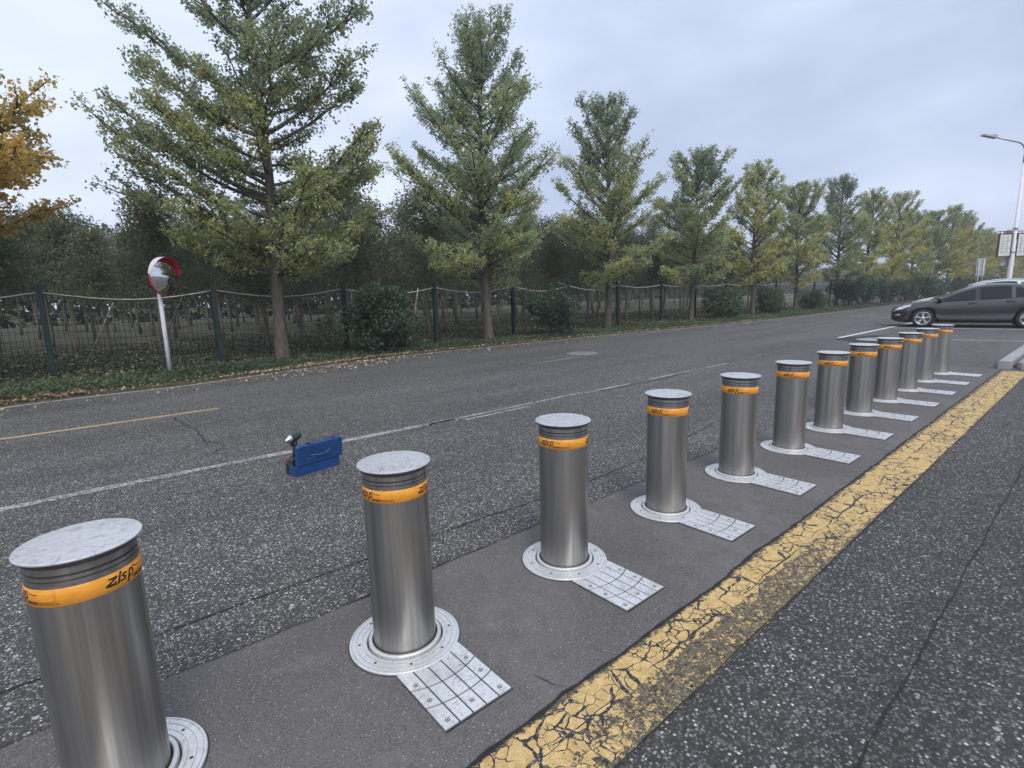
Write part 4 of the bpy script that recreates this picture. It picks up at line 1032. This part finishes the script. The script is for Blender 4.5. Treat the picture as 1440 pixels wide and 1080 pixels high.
# tree 1: broad, with long limbs to the upper left and a gap between them
LV = np.array([-.756, .654, 0]); BK = np.array([.65, .76, 0])
def tipm(u, z, back=0.0): v = LV * u + BK * back; return (v[0], v[1], z)
ex1 = [(tipm(2.95, 6.9, .1), 3.3), (tipm(2.7, 6.2, .6), 3.1), (tipm(3.1, 5.2, -.4), 2.7), (tipm(3.0, 4.2, .2), 2.4), (tipm(2.8, 3.5, -.7), 2.1), (tipm(1.55, 7.4, .3), 4.2), (tipm(2.2, 5.9, -.5), 3.4), (tipm(1.7, 4.9, -1.3), 2.8), (tipm(1.8, 2.5, -.8), 1.9), (tipm(2.8, 4.5, -1.0), 2.3), (tipm(3.0, 5.6, .9), 2.8),
       (tipm(-2.35, 4.7, .2), 2.6), (tipm(-1.5, 3.6, -1.4), 2.3), (tipm(-2.0, 5.6, .4), 3.2), (tipm(-1.6, 3.0, -1.0), 1.9), (tipm(-2.5, 4.1, -.5), 2.3), (tipm(-2.3, 7.1, .4), 4.4), (tipm(-1.9, 6.5, -.5), 4.2), (tipm(-2.3, 3.1, .2), 2.0), (tipm(-2.0, 2.6, -.6), 1.9), (tipm(-1.2, 2.2, -1.2), 1.9), (tipm(-2.2, 4.7, 1.0), 2.6), (tipm(-1.5, 8.0, .0), 5)]
lva = atan2(LV[1], LV[0])
def skip1(az, q):
    d = abs((az - lva + pi) % (2 * pi) - pi); return d < .7 and .48 < q < .78
G1 = gk(11, 9.0, 2.25, 1.9, 60, 25, 6, extra=ex1, shape=1.2, skip=skip1, size=.055, flat=.12)
G2 = gk(22, 8.6, 2.5, 1.7, 80, 27, 6, shape=.92, size=.051)
G3 = gk(33, 7.9, 2.05, 1.5, 66, 27, 5, shape=.95, size=.060)
G4 = gk(44, 7.2, 2.0, 1.5, 60, 26, 5, shape=1.25, size=.068)
G5 = gk(55, 7.6, 1.9, 1.5, 54, 22, 5, shape=1.0, size=.076)
G0 = gk(66, 5.3, 2.6, 2.25, 84, 30, 5, shape=.85, size=.060, bare=6, low_every=99)
vz = lambda s, n_: verge_z(s, n_)
ginkgo_tree(G0, 'orange and gold ginkgo tree cut off by the left edge of the photo', (-1.80, 10.35, .03), .4, (.84, .60, .5))
ginkgo_tree(G1, 'broad olive green ginkgo tree, largest of the row, right of the round mirror', (3.68, 10.15, .03), 0, (.48, .66, .5))
ginkgo_tree(G2, 'tall pointed grey green ginkgo tree between the two round dark shrubs', (9.45, 10.3, .03), .3, (.42, .82, .5))
ginkgo_tree(G3, 'slim pointed ginkgo tree right of the smaller round shrub', (15.1, 10.4, .03), 1.2, (.49, .74, .5))
far = [(21.0, 10.5, G4, 7.1, (.46, .76), 'bushy green ginkgo tree, fourth green one from the left, with yellow lower left boughs'),
       (26.6, 10.5, G5, 7.4, (.62, .76), 'narrow yellowish ginkgo tree, fifth green one from the left'),
       (31.9, 10.5, G4, 7.0, (.57, .76), 'rounded olive ginkgo tree, sixth green one from the left'),
       (38.4, 10.5, G3, 8.2, (.44, .70), 'darker pointed ginkgo tree, seventh green one from the left'),
       (44.4, 10.5, G5, 8.0, (.61, .74), 'olive ginkgo tree, eighth green one from the left'),
       (50.5, 10.4, G3, 8.4, (.64, .76), 'yellow green ginkgo tree, ninth green one from the left, above the bollard row')]
for k, (x, y, gd, H, col, lab) in enumerate(far):
    hh = {id(G3): 7.9, id(G4): 7.2, id(G5): 7.6}[id(gd)]
    ginkgo_tree(gd, lab, (x, y, .03), 1.9 * k + .5, (*col, .5), scale=H / hh)
rr = random.Random(9)
x = 56.0; k = 0
while x < 215:
    gd = (G5, G4, G3)[k % 3]
    ginkgo_tree(gd, 'hazy yellow green ginkgo tree in the crowded far part of the roadside row', (x, 10.4 + rr.uniform(-.4, .4), .03), rr.uniform(0, 6), (rr.uniform(.50, .74), rr.uniform(.64, .76), .5), group='far roadside ginkgo trees', scale=rr.uniform(.98, 1.18)); x += 6.1; k += 1

# ---- woodland behind the fence: a planted grid of dark trees
def wood_tree(seed, H, R, zb, n, size, droop=0.0, slim=False):
    r = np.random.default_rng(seed); tk = MB()
    tr = np.array([[.07 * sin(z + seed), .07 * cos(z * .8 + seed), z] for z in np.linspace(-.05, H * .85, 9)])
    tk.tube(tr, [.085 * (1 - .8 * i / 8) for i in range(9)], 7)
    cs = []; ti = []; dirs = []
    for k in range(30):
        u = k / 30; z = zb + (H * .85 - zb) * u; p = sample(tr, np.array([z / (H * .85)]))[0]; az = k * 2.4 + r.normal() * .3
        L_ = R * (1 - .65 * u ** 1.6) * r.uniform(.7, 1.15); el = .35 + .7 * u + r.normal() * .15
        pts = branch_pts(p, az, el, L_, 5, -droop, r, .15); tk.tube(pts, [.022 * (1 - .8 * i / 5) for i in range(6)], 4)
        m = int(n / 30); t = r.uniform(.15, 1, m) ** .8; c = sample(pts, t) + r.normal(size=(m, 3)) * (.26 + .12 * (1 - t))[:, None] * np.array([1, 1, .75])
        cs.append(c); ti.append(np.full(m, .36 + r.normal() * .14) + r.normal(size=m) * .09)
    c = np.concatenate(cs); V, Fc, T = leaves(c, size, np.clip(np.concatenate(ti), 0, 1), .9, .6, .55, r)
    o = tk.build('trunk', M['bark_wood']); tm = o.data; bpy.data.objects.remove(o)
    return tm, np_mesh('crown', V, Fc, M['dark_leaf'], T)
W = [wood_tree(101, 6.4, 1.9, 2.3, 6000, .13, .3), wood_tree(102, 7.0, 2.0, 2.5, 6300, .13, .1), wood_tree(103, 5.6, 1.8, 2.0, 5700, .12, .5), wood_tree(104, 6.8, 1.7, 2.3, 5100, .14, .2)]
rw = random.Random(21); cnt = 0
rows = [12.9, 15.4, 17.9, 20.4, 22.9, 25.4, 28.2, 31.2, 34.4, 37.8, 41.5]
for ri, n_ in enumerate(rows):
    s = -3.2 - n_ * .22; smax = (34, 38, 42, 46, 50, 54, 58, 60, 60, 60, 62)[ri]
    while s < smax:
        s += 2.55 + (.0 if ri < 4 else .45) + (0 if s < 26 else 1.7)
        if ri == 0 and 1.0 < s < 5.0 and False: continue
        tm, cm = W[rw.randrange(4)]; x, y = s + rw.uniform(-.35, .35), n_ + rw.uniform(-.3, .3)
        # a thin spot in the canopy left of the big ginkgo, where the sky comes down
        sc = rw.uniform(.84, 1.08) * (.70 if ri < 3 else .90) * (.86 if s < 3.5 else 1.0)
        pale = 1.4 < (s - n_ * .0) < 0
        t = thing('woodland_tree', 'dark leafy plantation tree standing behind the wire fence', 'tree', (x, y, wood_z(x, y)), rw.uniform(0, 6.28), 'plantation trees behind the fence'); t.scale = (sc, sc, sc * rw.uniform(.95, 1.1))
        link('trunk', tm, t); c_ = link('crown', cm, t); c_.color = (rw.uniform(.36, .66), rw.uniform(.40, .58), .5, 1); cnt += 1
print('woodland trees', cnt)
# a few leaning props that steady the young trees
pr = random.Random(4)
for (x, y, dx, dy, L_) in [(-2.4, 12.4, .8, .3, 1.5), (-1.5, 12.7, -.7, .2, 1.5), (.3, 12.5, .7, .5, 1.4), (1.9, 14.8, .7, -.3, 1.6), (3.6, 14.9, -.7, .3, 1.6), (5.9, 12.6, .7, .4, 1.4), (8.9, 12.3, .45, .1, 1.5), (9.75, 12.3, -.45, .1, 1.5), (7.4, 11.2, .35, .0, 1.6)]:
    b = MB(); b.tube([(0, 0, 0), (dx, dy, L_)], .022, 7)
    o = b.build('prop_pole', M['stake']); o.location = (x, y, .03); tag(o, 'thin weathered pole leaning behind the fence to prop a young tree', 'pole', 'leaning tree props')
# far tree line beyond the wood
def treeline():
    r = np.random.default_rng(5); n = 64000
    x = r.uniform(-60, 330, n); d = r.uniform(0, 1, n) ** .7
    h = 6.6 + 1.3 * np.sin(x * .31) + .9 * np.sin(x * .83 + 1) + .6 * np.sin(x * 2.1)
    c = np.stack([x, 50 + x * .05 + r.uniform(-2, 2, n), .1 + h * (1 - d)], 1)
    V, Fc, T = leaves(c, .75, np.clip(.35 + r.normal(size=n) * .15, 0, 1), 1, .5, .7, r)
    o = link('far_treeline', np_mesh('far_treeline', V, Fc, M['dark_leaf'], T)); o.color = (.5, .5, .5, 1)
    tag(o, 'far off dark tree line closing the view behind the wood', kind='stuff')
treeline()

# ---- round shrubs by the fence
def shrub(seed, R, H, n, size):
    r = np.random.default_rng(seed); tk = MB(); cs = []; ti = []
    for k in range(5):
        a = k * 1.26 + r.normal() * .3; q = branch_pts((.07 * cos(a), .07 * sin(a), -.03), a, 1.05 + r.normal() * .1, H * .62, 5, .1, r, .12); tk.tube(q, [.035 * (1 - .7 * i / 5) for i in range(6)], 6)
    lob = [(r.normal(size=3) * np.array([.42, .42, .32]) * R) for _ in range(26)]
    for l in lob:
        m = n // 26; v = r.normal(size=(m, 3)); v /= np.linalg.norm(v, axis=1, keepdims=True)
        c = l + v * (R * r.uniform(.30, .46)) * r.uniform(.75, 1.05, (m, 1)); c[:, 2] = c[:, 2] * (H * .48 / R) + H * .56
        cs.append(c); ti.append(np.full(m, .42 + r.normal() * .13) + r.normal(size=m) * .12)
    c = np.concatenate(cs); tt = np.concatenate(ti); ok = c[:, 2] > .12; c, tt = c[ok], tt[ok]
    d = c - np.array([0, 0, H * .5]); d /= np.linalg.norm(d, axis=1, keepdims=True); d[:, 2] -= .35
    V, Fc, T = leaves(c, size, np.clip(tt, 0, 1), .55, .5, .5, r, d)
    o = tk.build('stem', M['bark']); tm = o.data; bpy.data.objects.remove(o)
    return tm, np_mesh('foliage', V, Fc, M['bush_leaf'], T)
B1, B2, B3 = shrub(1, 1.0, 1.9, 15000, .085), shrub(2, .85, 1.7, 12000, .08), shrub(3, .9, 1.45, 7000, .10)
for (x, y, d_, sc, col, lab) in [(6.05, 10.05, B1, 1.0, .42, 'big round dark green shrub with many leaves, left of the tall pointed ginkgo'),
        (11.95, 10.05, B2, .98, .40, 'round clipped dark shrub on short stems, right of the tall pointed ginkgo'),
        (22.9, 10.15, B3, 1.0, .55, 'low spreading dark shrub right of the bushy green ginkgo'),
        (27.9, 10.2, B3, .95, .62, 'pale olive shrub between the narrow yellowish ginkgo and the next tree'),
        (33.4, 10.1, B3, .86, .60, 'low olive shrub beside the sixth green ginkgo'),
        (38.6, 9.8, B2, 1.25, .42, 'tall dark shrub at the foot of the seventh green ginkgo'),
        (43.0, 9.9, B2, 1.2, .40, 'dark shrub next beyond the tall dark shrub, on thin stems')]:
    t = thing('round_shrub', lab, 'shrub', (x, y, .03), x * 1.3, 'shrubs along the fence'); t.scale = (sc,) * 3
    link('stem', d_[0], t); f = link('foliage', d_[1], t); f.color = (col, .5, .5, 1)
xx = 47.5
while xx < 120:
    t = thing('round_shrub', 'far dark shrub under the crowded ginkgo row', 'shrub', (xx, 9.9 + rr.uniform(-.2, .2), .03), xx, 'far shrubs under the ginkgos'); t.scale = (rr.uniform(1.0, 1.4),) * 3
    d_ = (B3, B2)[int(xx) % 2]; link('stem', d_[0], t); f = link('foliage', d_[1], t); f.color = (rr.uniform(.4, .6), .5, .5, 1); xx += 4.4

# ---- ground cover
def scatter(name, n, sfun, nfun, zfun, size, tintfun, mat, color, up=1.2, spread=None, seed=1, aspect=.6, label=None):
    r = np.random.default_rng(seed); s = sfun(r, n); k = nfun(r, n, s); e = edge(s); y = e + k
    z = np.array([zfun(a, b_) for a, b_ in zip(s, y)]); c = np.stack([s, y, z], 1)
    c[:, 2] += np.abs(r.normal(size=n)) * (0 if spread is None else spread)
    V, Fc, T = leaves(c, size, np.clip(tintfun(r, n, s, k), 0, 1), 1, up, aspect, r)
    o = link(name, np_mesh(name, V, Fc, mat, T)); o.color = color; tag(o, label, kind='stuff'); return o
near = lambda lo, hi: (lambda r, n: lo + (hi - lo) * r.uniform(0, 1, n) ** 1.5)
def clump(r, n, s, lo, hi):
    k = r.uniform(lo, hi, n); return k
def zc(a, b_): 
    k = b_ - edge_n(a)
    h = .10 * max(0, mnoise.noise(Vector((a * 1.1, b_ * 1.1, 1))) + .35) + .02
    return verge_z(a, b_) + h * random.random() * min(1, max(0, (k - .15) * 3))
scatter('weeds', 52000, near(-3, 45), lambda r, n, s: .28 + 2.0 * r.beta(1.15, 1.7, n), zc, .062, lambda r, n, s, k: .42 + r.normal(size=n) * .16 + .15 * np.sin(s * 1.3 + k * 2), M['weed'], (.47, .5, .5, 1), 1.0, .03, 11, label='low green weeds along the verge in front of the fence')
scatter('ivy', 60000, near(-5, 36), lambda r, n, s: 1.9 + 9.5 * r.uniform(0, 1, n) ** 1.7, lambda a, b_: wood_z(a, b_) + .01, .105, lambda r, n, s, k: .26 + r.normal(size=n) * .20 + .16 * np.sin(s * .9 + k * 1.4), M['weed'], (.48, .50, .5, 1), 1.5, .04, 12, label='dark ground cover of ivy and leaves under the plantation')
scatter('woodland_litter', 26000, near(-5, 36), lambda r, n, s: 1.6 + 10 * r.uniform(0, 1, n) ** 1.6, lambda a, b_: wood_z(a, b_) + .05, .062, lambda r, n, s, k: .45 + r.normal(size=n) * .22, M['litter'], (.46, .34, .5, 1), 3, .03, 13, .8, label='fallen pale leaves among the ivy')
def litter_k(r, n, s): return np.where(r.uniform(size=n) < .72, .14 + .20 * np.abs(r.normal(size=n)), -.15 - .9 * r.uniform(0, 1, n) ** 2.2)
scatter('fallen_leaves', 3600, lambda r, n: np.concatenate([r.normal(4.3, 1.2, n // 2), r.uniform(-2.5, 24, n - n // 2)]), litter_k, lambda a, b_: max(.008, verge_z(a, b_)) + .006, .045, lambda r, n, s, k: .66 + r.normal(size=n) * .2, M['litter'], (.5, .46, .5, 1), 4, .004, 14, .95, label='pale fallen leaves along the road edge')
scatter('fallen_leaves', 1100, lambda r, n: r.uniform(-2.6, .25, n), lambda r, n, s: .08 + .36 * r.uniform(0, 1, n), lambda a, b_: verge_z(a, b_) + .012, .06, lambda r, n, s, k: .34 + r.normal(size=n) * .2, M['litter'], (.5, .5, .5, 1), 3, .015, 15, .8, label='brown leaf heap at the road edge by the left end of the fence')

# ------------------------------------------------------------------ haze
b = MB(); b.box((60, 25, 6.5), (744, 674, 17))
hz = bpy.data.materials.new('haze_air'); hz.use_nodes = True; ht = hz.node_tree; ht.nodes.clear()
o_ = ht.nodes.new('ShaderNodeOutputMaterial'); v_ = ht.nodes.new('ShaderNodeVolumePrincipled'); v_.inputs['Color'].default_value = (.93, .945, .97, 1); v_.inputs['Density'].default_value = .0014; v_.inputs['Anisotropy'].default_value = .0
ht.links.new(v_.outputs[0], o_.inputs['Volume'])
HAZE = True
if HAZE: tag(b.build('haze', hz), kind='stuff')

print('triangles', sum(sum(len(p.vertices) - 2 for p in m.polygons) if len(m.polygons) < 3000 else 2 * len(m.polygons) for m in bpy.data.meshes))
